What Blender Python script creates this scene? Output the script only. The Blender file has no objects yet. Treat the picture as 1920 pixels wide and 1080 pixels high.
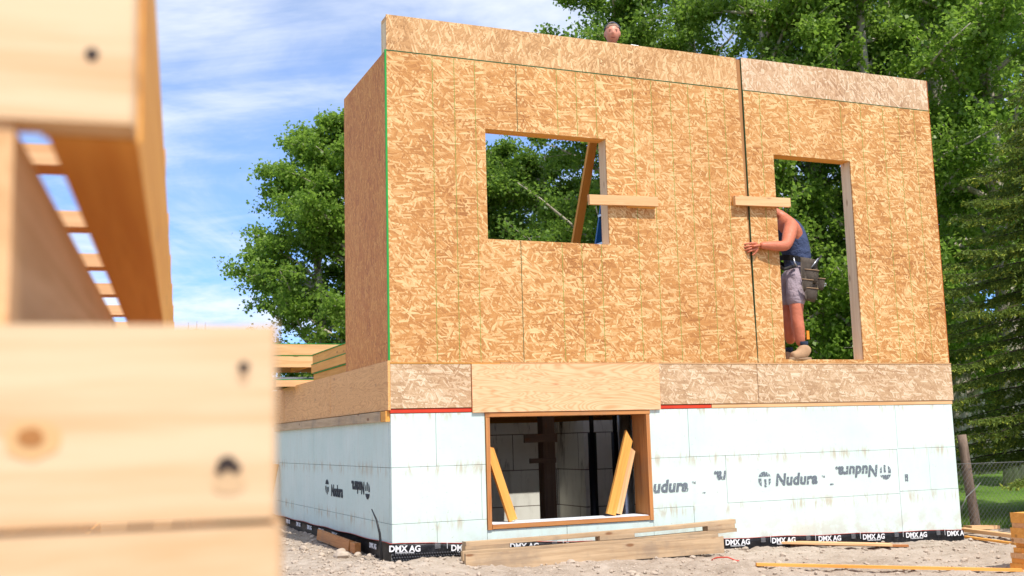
import bpy, bmesh, math, random
import numpy as np
from mathutils import Vector, Matrix, Euler
from math import radians, sin, cos, pi
random.seed(7); rng = np.random.default_rng(11)
SC = bpy.context.scene
COL = SC.collection

# ------------------------------------------------------------------ camera
F_PX = 2078.1436
CAM = Vector((-2.6248, -8.9517, .8578))
YAW, PITCH, ROLL = .3968, .1355, -.0274
fwd = Vector((sin(YAW)*cos(PITCH), cos(YAW)*cos(PITCH), sin(PITCH)))
rt0 = Vector((cos(YAW), -sin(YAW), 0)); up0 = rt0.cross(fwd)
RT = rt0*cos(ROLL)+up0*sin(ROLL); UP = -rt0*sin(ROLL)+up0*cos(ROLL)
cd = bpy.data.cameras.new('camera'); cam = bpy.data.objects.new('camera', cd); COL.objects.link(cam)
M = Matrix((RT, UP, -fwd)).transposed().to_4x4(); M.translation = CAM
cam.matrix_world = M
cd.sensor_width = 36; cd.lens = F_PX*36/1920; cd.clip_start = .05; cd.clip_end = 2000
cd.dof.use_dof = True; cd.dof.focus_distance = 9.9; cd.dof.aperture_fstop = 3.8; cd.dof.aperture_blades = 7
SC.camera = cam
SC.render.engine = 'CYCLES'
SC.view_settings.view_transform = 'Standard'; SC.view_settings.look = 'None'
SC.view_settings.exposure = .25; SC.view_settings.gamma = 1

def ray(px, py):
    return fwd + RT*((px-960)/F_PX) - UP*((py-540)/F_PX)
def P(px, py, ax, val):
    d = ray(px, py); return CAM + d*((val-CAM[ax])/d[ax])
def D(px, py, t):
    return CAM + ray(px, py)*t

# ------------------------------------------------------------------ sun + sky
SUN = Vector((.12, -1, 1.6)).normalized()
elev = math.asin(SUN.z); az = math.atan2(SUN.x, SUN.y)
ld = bpy.data.lights.new('sun', 'SUN'); ld.energy = 4.6; ld.angle = radians(.53); ld.color = (1, .96, .89)
lo = bpy.data.objects.new('sun', ld); COL.objects.link(lo)
lo.rotation_euler = SUN.to_track_quat('Z', 'Y').to_euler(); lo.location = (0, -5, 20)

class NT:
    def __init__(s, tree): s.t = tree; tree.nodes.clear()
    def n(s, typ, **kw):
        nd = s.t.nodes.new(typ)
        for k, v in kw.items():
            if k.startswith('i_'):
                key = k[2:]; key = int(key) if key.isdigit() else key
                s.put(nd, key, v)
            else: setattr(nd, k, v)
        return nd
    def put(s, nd, key, v):
        if isinstance(v, bpy.types.NodeSocket): s.t.links.new(v, nd.inputs[key])
        else: nd.inputs[key].default_value = v
    def m(s, op, a, b=0.0, c=None):
        nd = s.n('ShaderNodeMath', operation=op); s.put(nd, 0, a); s.put(nd, 1, b)
        if c is not None: s.put(nd, 2, c)
        return nd.outputs[0]
    def vm(s, op, a, b=(0, 0, 0)):
        nd = s.n('ShaderNodeVectorMath', operation=op); s.put(nd, 0, a)
        if op == 'SCALE': s.put(nd, 3, b)
        else: s.put(nd, 1, b)
        return nd.outputs[0]
    def mix(s, f, a, b, blend='MIX'):
        nd = s.n('ShaderNodeMix', data_type='RGBA', blend_type=blend)
        s.put(nd, 0, f); s.put(nd, 6, a); s.put(nd, 7, b); return nd.outputs[2]
    def noise(s, v, scale, det=3, rough=.55, dist=0, dim='3D'):
        nd = s.n('ShaderNodeTexNoise', noise_dimensions=dim); s.put(nd, 'Vector', v); s.put(nd, 'Scale', scale)
        s.put(nd, 'Detail', det); s.put(nd, 'Roughness', rough); s.put(nd, 'Distortion', dist); return nd.outputs[0]
    def ramp(s, f, stops, interp='LINEAR'):
        nd = s.n('ShaderNodeValToRGB'); r = nd.color_ramp; r.interpolation = interp
        while len(r.elements) < len(stops): r.elements.new(.5)
        for e, (p, c) in zip(r.elements, stops):
            e.position = p; e.color = (*c, 1) if len(c) == 3 else c
        s.put(nd, 0, f); return nd.outputs[0]
    def sm(s, x, a, b):
        nd = s.n('ShaderNodeMapRange', interpolation_type='SMOOTHSTEP'); s.put(nd, 0, x); s.put(nd, 1, a); s.put(nd, 2, b); return nd.outputs[0]
    def sep(s, v):
        nd = s.n('ShaderNodeSeparateXYZ'); s.put(nd, 0, v); return nd.outputs
    def comb(s, x, y, z=0.0):
        nd = s.n('ShaderNodeCombineXYZ'); s.put(nd, 0, x); s.put(nd, 1, y); s.put(nd, 2, z); return nd.outputs[0]

w = bpy.data.worlds.new('World'); SC.world = w; w.use_nodes = True
N = NT(w.node_tree)
sky = N.n('ShaderNodeTexSky', sky_type='NISHITA', sun_disc=False, sun_elevation=elev, sun_rotation=az)
sky.altitude = 900; sky.air_density = 1.0; sky.dust_density = .6; sky.ozone_density = 1.5
tc = N.n('ShaderNodeTexCoord')
g = N.sep(tc.outputs['Generated'])
# clouds live on a flat layer overhead: direction divided by its height, so they flatten towards the horizon
h = N.m('ADD', N.m('MAXIMUM', g[2], 0.0), .22)
cv = N.comb(N.m('DIVIDE', g[0], h), N.m('DIVIDE', g[1], h), 0.0)
cvr = N.n('ShaderNodeVectorRotate', rotation_type='Z_AXIS'); N.put(cvr, 'Vector', cv); N.put(cvr, 'Angle', radians(20))
cs = N.vm('MULTIPLY', cvr.outputs[0], (.92, 1.12, 1))
c1 = N.noise(N.vm('ADD', cs, (4.3, 1.7, 0)), 1.15, 7, .6, .7)
c2 = N.noise(N.vm('MULTIPLY', cs, (1.0, 1.5, 1)), 3.0, 6, .6, .6)
cl = N.m('ADD', N.m('MULTIPLY', c1, .72), N.m('MULTIPLY', c2, .28))
mask = N.sm(cl, .415, .63)
low = N.sm(g[2], .42, .0)
mask = N.m('MINIMUM', N.m('ADD', mask, N.m('MULTIPLY', N.sm(g[2], .25, .6), .12)), 1.0)
tint = N.mix(N.sm(g[2], .05, .50), (.42, .62, 1.02, 1), (1.25, 1.12, 1.06, 1))
skyc = N.vm('SCALE', N.mix(1.0, sky.outputs[0], tint, 'MULTIPLY'), 2.25)
colr = N.mix(N.m('MULTIPLY', mask, .86), skyc, (10.6, 11.1, 12.2, 1))
bg = N.n('ShaderNodeBackground'); N.put(bg, 0, colr); N.put(bg, 1, .085)
N.t.links.new(bg.outputs[0], N.n('ShaderNodeOutputWorld').inputs[0])

# ------------------------------------------------------------------ materials
def newmat(name):
    m = bpy.data.materials.new(name); m.use_nodes = True; return m, NT(m.node_tree)
def finish(N, col, rough=.75, bump=None, bs=.3, bd=.002, spec=.3, metal=0., trans=None, alpha=None):
    b = N.n('ShaderNodeBsdfPrincipled'); N.put(b, 'Base Color', col); N.put(b, 'Roughness', rough)
    N.put(b, 'Specular IOR Level', spec); N.put(b, 'Metallic', metal)
    if alpha is not None: N.put(b, 'Alpha', alpha)
    if bump is not None:
        bp = N.n('ShaderNodeBump'); N.put(bp, 'Strength', bs); N.put(bp, 'Distance', bd); N.put(bp, 'Height', bump)
        N.put(b, 'Normal', bp.outputs[0])
    out = b.outputs[0]
    if trans is not None:
        t = N.n('ShaderNodeBsdfTranslucent'); N.put(t, 0, trans[0])
        mx = N.n('ShaderNodeMixShader'); N.put(mx, 0, trans[1]); N.put(mx, 1, out); N.put(mx, 2, t.outputs[0]); out = mx.outputs[0]
    N.t.links.new(out, N.n('ShaderNodeOutputMaterial').inputs[0])
def objc(N): return N.n('ShaderNodeTexCoord').outputs['Object']
def orand(N): return N.n('ShaderNodeObjectInfo').outputs['Random']

def osb(name, dark, mid, light, tilt=0., flake=1., seed=0.):
    m, N = newmat(name); oc = objc(N); s = N.sep(oc)
    uv = N.comb(N.m('ADD', s[0], s[1]), s[2], 0.0)
    rnd = N.n('ShaderNodeTexNoise'); N.put(rnd, 'Vector', uv); N.put(rnd, 'Scale', 7.); N.put(rnd, 'Detail', 3.)
    warp = N.vm('SCALE', N.vm('SUBTRACT', rnd.outputs[1], (.5, .5, .5)), .018)
    uvw = N.vm('ADD', uv, warp)
    tone = None; edge = None
    angs = [3, -38, 27, -14, 62, 11, -66, 40, -4]
    for i, a in enumerate(angs):
        vr = N.n('ShaderNodeVectorRotate', rotation_type='Z_AXIS'); N.put(vr, 'Vector', uvw); N.put(vr, 'Angle', radians(a+tilt))
        L, W = [(.12, .030), (.10, .020), (.085, .017), (.13, .026), (.075, .014), (.11, .018), (.06, .013), (.07, .011), (.09, .012)][i]
        q = N.vm('ADD', N.vm('MULTIPLY', vr.outputs[0], (1/L/flake, 1/W/flake, 1)), (i*13.7+seed, i*7.1+seed*2, 0))
        vo = N.n('ShaderNodeTexVoronoi', voronoi_dimensions='2D', feature='F1', distance='MINKOWSKI'); N.put(vo, 'Vector', q); N.put(vo, 'Scale', 1.); N.put(vo, 'Exponent', 3.)
        c = N.n('ShaderNodeSeparateColor'); N.put(c, 0, vo.outputs['Color'])
        fib = N.noise(N.vm('MULTIPLY', q, (.6, 5., 1)), 1.6, 2, .6)
        ti = N.m('ADD', N.m('MULTIPLY', N.m('POWER', c.outputs[0], 1.5 if i else 1.), .85 if i else .42), N.m('ADD', N.m('MULTIPLY', N.m('SUBTRACT', fib, .5), .60), .16 if i else .14))
        if tone is None: tone = ti
        else:
            mk = N.m('MULTIPLY', N.m('GREATER_THAN', c.outputs[1], .62 if i < 5 else .78), N.m('LESS_THAN', vo.outputs['Distance'], .62))
            # thin dark shadow where a flake lies on the others
            rim = N.m('MULTIPLY', N.m('GREATER_THAN', vo.outputs['Distance'], .56), .16)
            ti = N.m('SUBTRACT', ti, rim)
            mx = N.n('ShaderNodeMix', data_type='FLOAT'); N.put(mx, 0, mk); N.put(mx, 2, tone); N.put(mx, 3, ti); tone = mx.outputs[0]
    big = N.noise(uv, 1.3, 3, .6)
    tn = N.m('ADD', N.m('ADD', N.m('MULTIPLY', N.m('SUBTRACT', tone, .5), 1.0), .50), N.m('MULTIPLY', N.m('SUBTRACT', big, .5), .8))
    col = N.ramp(tn, [(.0, dark), (.13, [d*.4+q*.6 for d, q in zip(dark, mid)]), (.36, mid), (.66, [a*.5+b*.5 for a, b in zip(mid, light)]), (1., light)])
    wn = N.n('ShaderNodeTexWhiteNoise', noise_dimensions='1D'); N.put(wn, 'W', N.m('FLOOR', N.m('DIVIDE', N.m('ADD', s[0], s[1]), 1.2192)))
    col = N.mix(N.m('MULTIPLY', wn.outputs[0], .16), col, (.42, .17, .045, 1))
    sp = N.noise(N.vm('MULTIPLY', uvw, (1, 1.7, 1)), 95., 2, .6)
    col = N.mix(N.m('MULTIPLY', N.sm(sp, .36, .28), .8), col, (.14, .06, .02, 1))
    vc = N.n('ShaderNodeTexVoronoi', voronoi_dimensions='2D', feature='DISTANCE_TO_EDGE'); N.put(vc, 'Vector', N.vm('MULTIPLY', uvw, (11, 30, 1))); N.put(vc, 'Scale', 1.)
    gate = N.sm(N.noise(uv, 16., 3, .7), .50, .60)
    col = N.mix(N.m('MULTIPLY', N.m('MULTIPLY', N.sm(vc.outputs[0], .035, .0), gate), .65), col, (.16, .065, .02, 1))
    finish(N, col, .62, tone, .45, .0015, .35)
    return m
OSB_GOLD = osb('osb gold', (.28, .10, .024), (.54, .248, .07), (.79, .53, .25), 0, 1.12)
OSB_TOP = osb('osb parapet', (.28, .13, .045), (.54, .29, .115), (.78, .53, .28), 78, 1.1, 4.)
OSB_PALE = osb('osb pale', (.31, .165, .085), (.55, .345, .195), (.77, .59, .41), 50, 1.15, 9.)
OSB_RIM = osb('osb rim', (.28, .145, .065), (.53, .345, .19), (.76, .59, .40), 8, 1.1, 15.)

def wood(name, a, b, knots=1., stain=0., streak=1., gr=1.):
    """softwood with the grain along the object's own X"""
    m, N = newmat(name); oc = objc(N)
    off = N.vm('SCALE', (13.1, 7.7, 3.3), orand(N)); v = N.vm('ADD', oc, off)
    g1 = N.noise(N.vm('MULTIPLY', v, (1.1, 22*gr, 22*gr)), 1., 5, .6, .9)
    g2 = N.noise(N.vm('MULTIPLY', v, (6., 160*gr, 160*gr)), 1., 3, .6)
    t = N.m('ADD', N.m('MULTIPLY', g1, .75*streak), N.m('MULTIPLY', g2, .25))
    col = N.ramp(t, [(.30, a), (.62, b)])
    vo = N.n('ShaderNodeTexVoronoi', feature='F1'); N.put(vo, 'Vector', N.vm('MULTIPLY', v, (3.1, 9., 9.))); N.put(vo, 'Scale', 1.)
    k = N.sm(vo.outputs['Distance'], .17, .07)
    col = N.mix(N.m('MULTIPLY', k, .7*knots), col, (.20, .075, .022, 1))
    if stain:
        st = N.noise(v, 2.6, 5, .65); col = N.mix(N.m('MULTIPLY', N.sm(st, .48, .7), stain), col, (.22, .17, .13, 1))
    finish(N, col, .68, g2, .25, .001, .3)
    return m
SPF = wood('spruce lumber', (.55, .28, .11), (.76, .46, .23))
SPF_NEAR = wood('near spruce lumber', (.56, .285, .10), (.72, .52, .32), .12, 0, 1.1, .75)
SPF_ORANGE = wood('orange spruce lumber', (.64, .25, .04), (.82, .40, .09), .8)  # orange lumber, saturation raised to hold the warm shade of undersides
SPF_AGED = wood('weathered lumber', (.32, .20, .105), (.56, .395, .235), 1.2, .5)
SPF_GREY = wood('shade grey stud', (.66, .46, .28), (.84, .66, .45), .8)  # grey shade of the jambs and corner end put into the colour
RED_WOOD = wood('reddish form lumber', (.36, .12, .035), (.56, .25, .08), .9, .25)
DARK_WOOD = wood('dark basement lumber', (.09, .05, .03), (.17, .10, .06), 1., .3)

def ply(name, a, b):
    m, N = newmat(name); oc = objc(N); off = N.vm('SCALE', (5.1, 3.7, 9.3), orand(N)); v = N.vm('ADD', oc, off)
    wv = N.noise(N.vm('MULTIPLY', v, (.75, 3.1, 3.1)), 1.2, 3, .5, 1.2)
    rings = N.m('ABSOLUTE', N.m('SINE', N.m('MULTIPLY', wv, 75.)))
    gf = N.noise(N.vm('MULTIPLY', v, (5., 90, 90)), 1., 3, .6)
    t = N.m('ADD', N.m('MULTIPLY', rings, .42), N.m('MULTIPLY', gf, .6))
    col = N.ramp(t, [(.18, a), (.72, b)])
    vo = N.n('ShaderNodeTexVoronoi', feature='F1'); N.put(vo, 'Vector', N.vm('MULTIPLY', v, (2.3, 5., 5.))); N.put(vo, 'Scale', 1.15)
    col = N.mix(N.m('MULTIPLY', N.sm(vo.outputs['Distance'], .13, .03), .65), col, (.36, .15, .05, 1))
    sp = N.noise(N.vm('MULTIPLY', v, (9, 9, 9)), 1., 4, .7)
    col = N.mix(N.m('MULTIPLY', N.sm(sp, .60, .76), .3), col, (.25, .12, .05, 1))
    finish(N, col, .6, gf, .15, .001, .3)
    return m
PLY = ply('fir plywood', (.62, .29, .12), (.83, .49, .265))
PLY_SIDE = ply('fir plywood shade side', (.58, .25, .075), (.80, .42, .155))  # plywood copy with the shaded wall's warmer tone put into its colour

def icf():
    m, N = newmat('insulating foam form'); oc = objc(N); s = N.sep(oc)
    u = N.m('ADD', s[0], s[1]); z = s[2]
    uv = N.comb(u, z, 0.0)
    base = N.ramp(N.noise(uv, 1.6, 4, .6), [(.3, (.56, .68, .62)), (.7, (.65, .74, .685))])
    # faint moulded vertical ribs and bead texture
    rib = N.m('MULTIPLY', N.m('SINE', N.m('MULTIPLY', u, 2*pi/.2032)), .5)
    lad = N.noise(N.vm('MULTIPLY', uv, (5., 55., 1)), 1., 2, .6)
    ribmask = N.sm(rib, .40, .5)
    bead = N.noise(uv, 230., 2, .7)
    base = N.mix(N.m('MULTIPLY', N.m('MULTIPLY', ribmask, N.sm(lad, .5, .62)), .22), base, (.50, .60, .58, 1))
    # rusty run-off and scuffs near the courses
    st = N.noise(N.vm('MULTIPLY', uv, (14., 2.6, 1)), 1., 5, .7, .6)
    rows = N.m('ABSOLUTE', N.m('SUBTRACT', N.m('FRACT', N.m('DIVIDE', N.m('SUBTRACT', z, .175), .4572)), .5))
    near = N.sm(rows, .30, .5)
    msk = N.m('MULTIPLY', N.sm(st, .49, .64), N.m('ADD', N.m('MULTIPLY', near, .75), .10))
    base = N.mix(N.m('MULTIPLY', msk, .75), base, (.44, .33, .20, 1))
    tiny = N.noise(uv, 24., 3, .8)
    base = N.mix(N.m('MULTIPLY', N.sm(tiny, .64, .72), .5), base, (.30, .25, .20, 1))
    mudline = N.m('MULTIPLY', N.sm(z, .16, -.12), N.sm(N.noise(uv, 5., 4, .7), .42, .6))
    base = N.mix(N.m('MULTIPLY', mudline, .5), base, (.48, .42, .34, 1))
    finish(N, base, .8, N.m('ADD', N.m('MULTIPLY', bead, .35), N.m('MULTIPLY', N.m('MULTIPLY', ribmask, lad), .6)), .35, .0015, .2)
    return m
ICF = icf()

def icf_inside():
    m, N = newmat('stained basement foam'); oc = objc(N); s = N.sep(oc)
    uv = N.comb(N.m('ADD', s[0], s[1]), s[2], 0.0)
    base = N.ramp(N.noise(uv, 2., 4, .6), [(.3, (.70, .68, .60)), (.7, (.82, .81, .74))])
    bx = N.n('ShaderNodeTexBrick', i_Scale=1.); N.put(bx, 'Vector', uv); bx.offset = .5
    N.put(bx, 'Brick Width', 1.22); N.put(bx, 'Row Height', .4572); N.put(bx, 'Mortar Size', .006); N.put(bx, 'Mortar Smooth', .2)
    base = N.mix(bx.outputs['Fac'], base, (.16, .13, .10, 1))
    st = N.noise(N.vm('MULTIPLY', uv, (4., .9, 1)), 1.3, 5, .7, .4)
    up_ = N.sm(s[2], .1, 1.2)
    base = N.mix(N.m('MULTIPLY', N.sm(st, .50, .66), N.m('ADD', up_, .15)), base, (.07, .045, .03, 1))
    finish(N, base, .85)
    return m
ICF_IN = icf_inside()

def simple(name, col, rough=.7, metal=0., var=.15, sc=8., spec=.3, bs=0., bd=.002):
    m, N = newmat(name); v = objc(N)
    n = N.noise(v, sc, 4, .6)
    c = N.mix(n, tuple(x*(1-var) for x in col)+(1,), tuple(min(1, x*(1+var)) for x in col)+(1,))
    finish(N, c, rough, n if bs else None, bs, bd, spec, metal); return m
GREEN_EDGE = simple('green edge seal', (.02, .30, .045), .6)
GREEN_LINE = simple('printed green line', (.17, .26, .045), .8, var=.6, sc=60)
DARK_LINE = simple('green dark joint', (.035, .085, .03), .8, var=.5, sc=30)
RED = simple('red sealant', (.60, .045, .015), .5, var=.35, sc=6)
GAP = simple('shadowed joint backing', (.12, .10, .08), .9)
ORANGE_STUD = wood('stud in the gap', (.30, .13, .045), (.42, .20, .075), .5)
BLACK_STEEL = simple('black painted steel', (.012, .012, .014), .45, .3)
DUCT = simple('galvanised duct', (.55, .57, .6), .35, .9)
WHITE_FROST = simple('gritty white sill', (.66, .70, .72), .8, var=.3, sc=40)
BLUE = simple('blue fibreglass', (.01, .13, .42), .4)
ALU = simple('aluminium', (.55, .56, .58), .4, .9)
RUBBER = simple('black rubber', (.015, .015, .015), .7)
CABLE = simple('black cable', (.018, .018, .02), .5)
REDPIPE = simple('red plastic tubing', (.65, .09, .06), .4)
PRINT_W = simple('white print', (.75, .75, .76), .5, var=.06)
def printed(name, col, amount, sc):
    m, N = newmat(name); v = objc(N)
    n = N.noise(N.vm('MULTIPLY', v, (55, 55, 8)), 1., 3, .7); n2 = N.noise(v, sc, 3, .7)
    a = N.sm(N.m('ADD', N.m('MULTIPLY', n, .6), N.m('MULTIPLY', n2, .4)), amount, amount+.06)
    finish(N, (*col, 1), .8, alpha=a); return m
INK = printed('worn ink', (.15, .175, .20), .425, 30.)
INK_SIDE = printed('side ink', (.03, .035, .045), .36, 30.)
def membrane():
    m, N = newmat('black foundation wrap'); v = objc(N)
    n = N.noise(v, 14., 5, .7); d = N.noise(v, 120., 3, .7)
    c = N.ramp(n, [(.35, (.010, .010, .012)), (.65, (.035, .034, .036)), (.8, (.16, .14, .12))])
    c = N.mix(N.sm(d, .62, .72), c, (.25, .22, .19, 1))
    finish(N, c, .38, n, .6, .006, .5); return m
WRAP = membrane()

def dirt():
    m, N = newmat('dry clay dirt'); v = objc(N)
    a = N.noise(v, .9, 5, .65); b = N.noise(v, 7., 6, .75); c = N.noise(v, 60., 4, .8)
    t = N.m('ADD', N.m('ADD', N.m('MULTIPLY', a, .35), N.m('MULTIPLY', b, .35)), N.m('MULTIPLY', c, .3))
    col = N.ramp(t, [(.36, (.25, .185, .135)), (.5, (.42, .34, .265)), (.64, (.57, .48, .395))])
    vo = N.n('ShaderNodeTexVoronoi'); N.put(vo, 'Vector', v); N.put(vo, 'Scale', 34.)
    col = N.mix(N.m('MULTIPLY', N.sm(vo.outputs['Distance'], .22, .12), .5), col, (.50, .44, .37, 1))
    finish(N, col, .95, N.m('ADD', b, N.m('MULTIPLY', c, .5)), .8, .032, .15); return m
DIRT = dirt()
def lawn():
    m, N = newmat('mown lawn'); v = objc(N)
    a = N.noise(v, .6, 4, .6); b = N.noise(N.vm('MULTIPLY', v, (1, 1, .2)), 26., 4, .75)
    t = N.m('ADD', N.m('MULTIPLY', a, .4), N.m('MULTIPLY', b, .6))
    col = N.ramp(t, [(.34, (.045, .10, .012)), (.52, (.12, .22, .025)), (.68, (.22, .32, .06))])
    finish(N, col, .9, b, .8, .04, .15); return m
LAWN = lawn()
STONE = simple('pale clod', (.44, .355, .275), .95, var=.3, sc=14, bs=.8)

def leafmat(name, d, l, tip, tr=.35, rough=.42):
    m, N = newmat(name)
    at = N.n('ShaderNodeAttribute', attribute_name='tone'); t = at.outputs['Fac']
    col = N.ramp(t, [(0., d), (.6, l), (.85, l), (1., tip)])
    finish(N, col, rough, spec=.3, trans=(N.mix(.5, col, (*[min(1, x*2.0) for x in l], 1)), tr)); return m
LEAF = leafmat('poplar leaves', (.075, .150, .018), (.20, .31, .042), (.34, .43, .12), .54)
LEAF_DK = leafmat('dark poplar leaves', (.060, .130, .018), (.165, .265, .036), (.28, .37, .09), .52)
NEEDLE = leafmat('spruce needles', (.055, .095, .014), (.145, .20, .028), (.42, .44, .05), .3, .6)
def bark(name, a, b):
    m, N = newmat(name); v = objc(N)
    n = N.noise(N.vm('MULTIPLY', v, (14, 14, 2.5)), 1., 5, .7); n2 = N.noise(N.vm('MULTIPLY', v, (4, 4, 9)), 1., 3, .6)
    c = N.ramp(n, [(.35, a), (.62, b)]); c = N.mix(N.m('MULTIPLY', N.sm(n2, .6, .7), .7), c, (.04, .035, .03, 1))
    finish(N, c, .9, n, .7, .02, .1); return m
BARK = bark('poplar bark', (.24, .205, .16), (.52, .46, .37))
BARK_DK = bark('spruce bark', (.04, .03, .02), (.09, .07, .05))
SKIN = simple('sunburnt skin', (.52, .155, .08), .5, var=.25, sc=13, spec=.4, bs=.5, bd=.02)
SKIN_FACE = simple('pink face skin', (.70, .30, .20), .5, var=.10, sc=30, spec=.4)  # pink skin colour of the second person
NAVY = simple('navy cotton', (.045, .062, .125), .9, var=.3, sc=9, bs=.9, bd=.05)
SHORTS = simple('mauve grey shorts', (.33, .26, .285), .9, var=.2, sc=11, bs=.9, bd=.045)
LEATHER = simple('grey tool leather', (.17, .135, .105), .75, var=.35, sc=16, bs=.5)
LEATHER_DK = simple('black belt leather', (.025, .022, .02), .6)
BOOT = simple('tan suede', (.42, .25, .135), .85, var=.2, sc=30)
SOLE = simple('boot sole', (.34, .22, .13), .8)
SOCK = simple('dark sock', (.02, .03, .055), .9)
LACE = simple('orange brown lace', (.42, .17, .06), .8)
HAIR = simple('short sandy hair', (.27, .175, .12), .85, var=.3, sc=60)
LENS = simple('smoked lenses', (.10, .13, .20), .15, .2, spec=.7)
EYE = simple('dark eye', (.16, .07, .055), .5)
LIP = simple('lip', (.26, .07, .055), .5)
GLOVE = simple('white glove', (.75, .73, .70), .8)
SHINGLE = simple('grey shingles', (.16, .16, .17), .9, var=.3, sc=3)
SIDING = simple('white siding', (.62, .64, .66), .7, var=.05)
WIRE = simple('galvanised wire', (.17, .17, .165), .6, .3)
POST = bark('fence post bark', (.12, .085, .065), (.25, .18, .135))
WHITEPAINT = simple('white paint', (.68, .70, .72), .6, var=.08)
NAIL = simple('nail head', (.035, .022, .018), .6)
KNOT = simple('knot', (.40, .17, .05), .7, var=.2)

# ------------------------------------------------------------------ object helpers
def W(o):
    if o is None: return Matrix.Identity(4)
    return W(o.parent) @ o.matrix_parent_inverse @ o.matrix_basis
def tag(o, label=None, cat=None, group=None, kind=None):
    if label: o['label'] = label
    if cat: o['category'] = cat
    if group: o['group'] = group
    if kind: o['kind'] = kind
    return o
def par(o, p):
    if p is not None:
        o.parent = p; o.matrix_parent_inverse = W(p).inverted()
    return o
def empty(name, loc, label=None, cat=None, group=None, parent=None):
    o = bpy.data.objects.new(name, None); COL.objects.link(o); o.location = loc; o.empty_display_size = .1
    par(o, parent); return tag(o, label, cat, group)
def mesh_obj(name, me, mat, parent=None, mw=None, smooth=False):
    o = bpy.data.objects.new(name, me); COL.objects.link(o)
    if mat is not None:
        me.materials.clear(); me.materials.append(mat)
    if smooth: me.polygons.foreach_set('use_smooth', [True]*len(me.polygons))
    if mw is not None: o.matrix_basis = mw
    return par(o, parent)
def bm_obj(name, bm, mat, parent=None, mw=None, smooth=False):
    me = bpy.data.meshes.new(name); bmesh.ops.recalc_face_normals(bm, faces=bm.faces); bm.to_mesh(me); bm.free()
    return mesh_obj(name, me, mat, parent, mw, smooth)
def np_mesh(name, V, Fc, attr=None):
    me = bpy.data.meshes.new(name); V = np.asarray(V, np.float32); Fc = np.asarray(Fc, np.int32); k = Fc.shape[1]
    me.vertices.add(len(V)); me.vertices.foreach_set('co', V.ravel())
    me.loops.add(Fc.size); me.loops.foreach_set('vertex_index', Fc.ravel())
    me.polygons.add(len(Fc)); me.polygons.foreach_set('loop_start', np.arange(0, Fc.size, k, dtype=np.int32))
    me.polygons.foreach_set('loop_total', np.full(len(Fc), k, np.int32))
    if attr is not None:
        a = me.attributes.new('tone', 'FLOAT', 'FACE'); a.data.foreach_set('value', np.asarray(attr, np.float32))
    me.update(calc_edges=True); return me
def box(bm, x0, x1, y0, y1, z0, z1, bev=0.):
    vs = [bm.verts.new(c) for c in [(x0,y0,z0),(x1,y0,z0),(x1,y1,z0),(x0,y1,z0),(x0,y0,z1),(x1,y0,z1),(x1,y1,z1),(x0,y1,z1)]]
    fs = [bm.faces.new([vs[i] for i in q]) for q in [(3,2,1,0),(4,5,6,7),(0,1,5,4),(1,2,6,5),(2,3,7,6),(3,0,4,7)]]
    if bev:
        es = list({e for f in fs for e in f.edges}); bmesh.ops.bevel(bm, geom=es, offset=bev, segments=1, affect='EDGES')
def boxes(name, lst, mat, parent=None, bev=0., origin=(0, 0, 0)):
    bm = bmesh.new()
    for b in lst: box(bm, *b, bev=bev)
    bmesh.ops.translate(bm, verts=bm.verts, vec=-Vector(origin))
    return bm_obj(name, bm, mat, parent, Matrix.Translation(origin))
def frame(p0, p1, n):
    x = (Vector(p1)-Vector(p0)).normalized(); z = Vector(n); z = (z-x*z.dot(x)).normalized(); y = z.cross(x)
    m = Matrix((x, y, z)).transposed().to_4x4(); m.translation = (Vector(p0)+Vector(p1))/2; return m
def board(name, p0, p1, wd, th, n, mat, parent=None, bev=.0022, cut=0., warp=0.):
    """solid board from p0 to p1 (centre line); n is the direction its thickness faces"""
    L = (Vector(p1)-Vector(p0)).length; bm = bmesh.new(); k = 8 if warp else 1
    rings = []
    for i in range(k+1):
        x = -L/2+L*i/k; b = warp*(1-(2*i/k-1)**2)
        rings.append([bm.verts.new((x + (cut*(y/wd) if i == k else 0), y, z+b)) for y, z in ((-wd/2, -th/2), (wd/2, -th/2), (wd/2, th/2), (-wd/2, th/2))])
    for a, b in zip(rings, rings[1:]):
        for j in range(4): bm.faces.new((a[j], b[j], b[(j+1)%4], a[(j+1)%4]))
    bm.faces.new(rings[0][::-1]); bm.faces.new(rings[-1])
    if bev:
        es = [e for e in bm.edges if len(e.link_faces) == 2 and e.link_faces[0].normal.length >= 0]
        bm.normal_update()
        es = [e for e in bm.edges if e.calc_face_angle(0) > .5]
        bmesh.ops.bevel(bm, geom=es, offset=bev, segments=2, affect='EDGES')
    return bm_obj(name, bm, mat, parent, frame(p0, p1, n))
def tube_bm(bm, pts, rad, k=8, cap=True):
    pts = [Vector(p) for p in pts]; rings = []; n = len(pts)
    if not hasattr(rad, '__len__'): rad = [rad]*n
    ref = None
    for i, p in enumerate(pts):
        t = (pts[min(i+1, n-1)]-pts[max(i-1, 0)]).normalized()
        if ref is None: ref = t.orthogonal().normalized()
        ref = (ref-t*ref.dot(t)).normalized(); b = t.cross(ref)
        rings.append([bm.verts.new(p+(ref*cos(2*pi*j/k)+b*sin(2*pi*j/k))*rad[i]) for j in range(k)])
    for a, b in zip(rings, rings[1:]):
        for j in range(k): bm.faces.new((a[j], a[(j+1)%k], b[(j+1)%k], b[j]))
    if cap: bm.faces.new(rings[0][::-1]); bm.faces.new(rings[-1])
def tube(name, pts, rad, mat, parent=None, k=8, origin=None):
    bm = bmesh.new(); tube_bm(bm, pts, rad, k)
    o = Vector(origin) if origin else Vector(pts[0])
    bmesh.ops.translate(bm, verts=bm.verts, vec=-o)
    return bm_obj(name, bm, mat, parent, Matrix.Translation(o), True)
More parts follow.
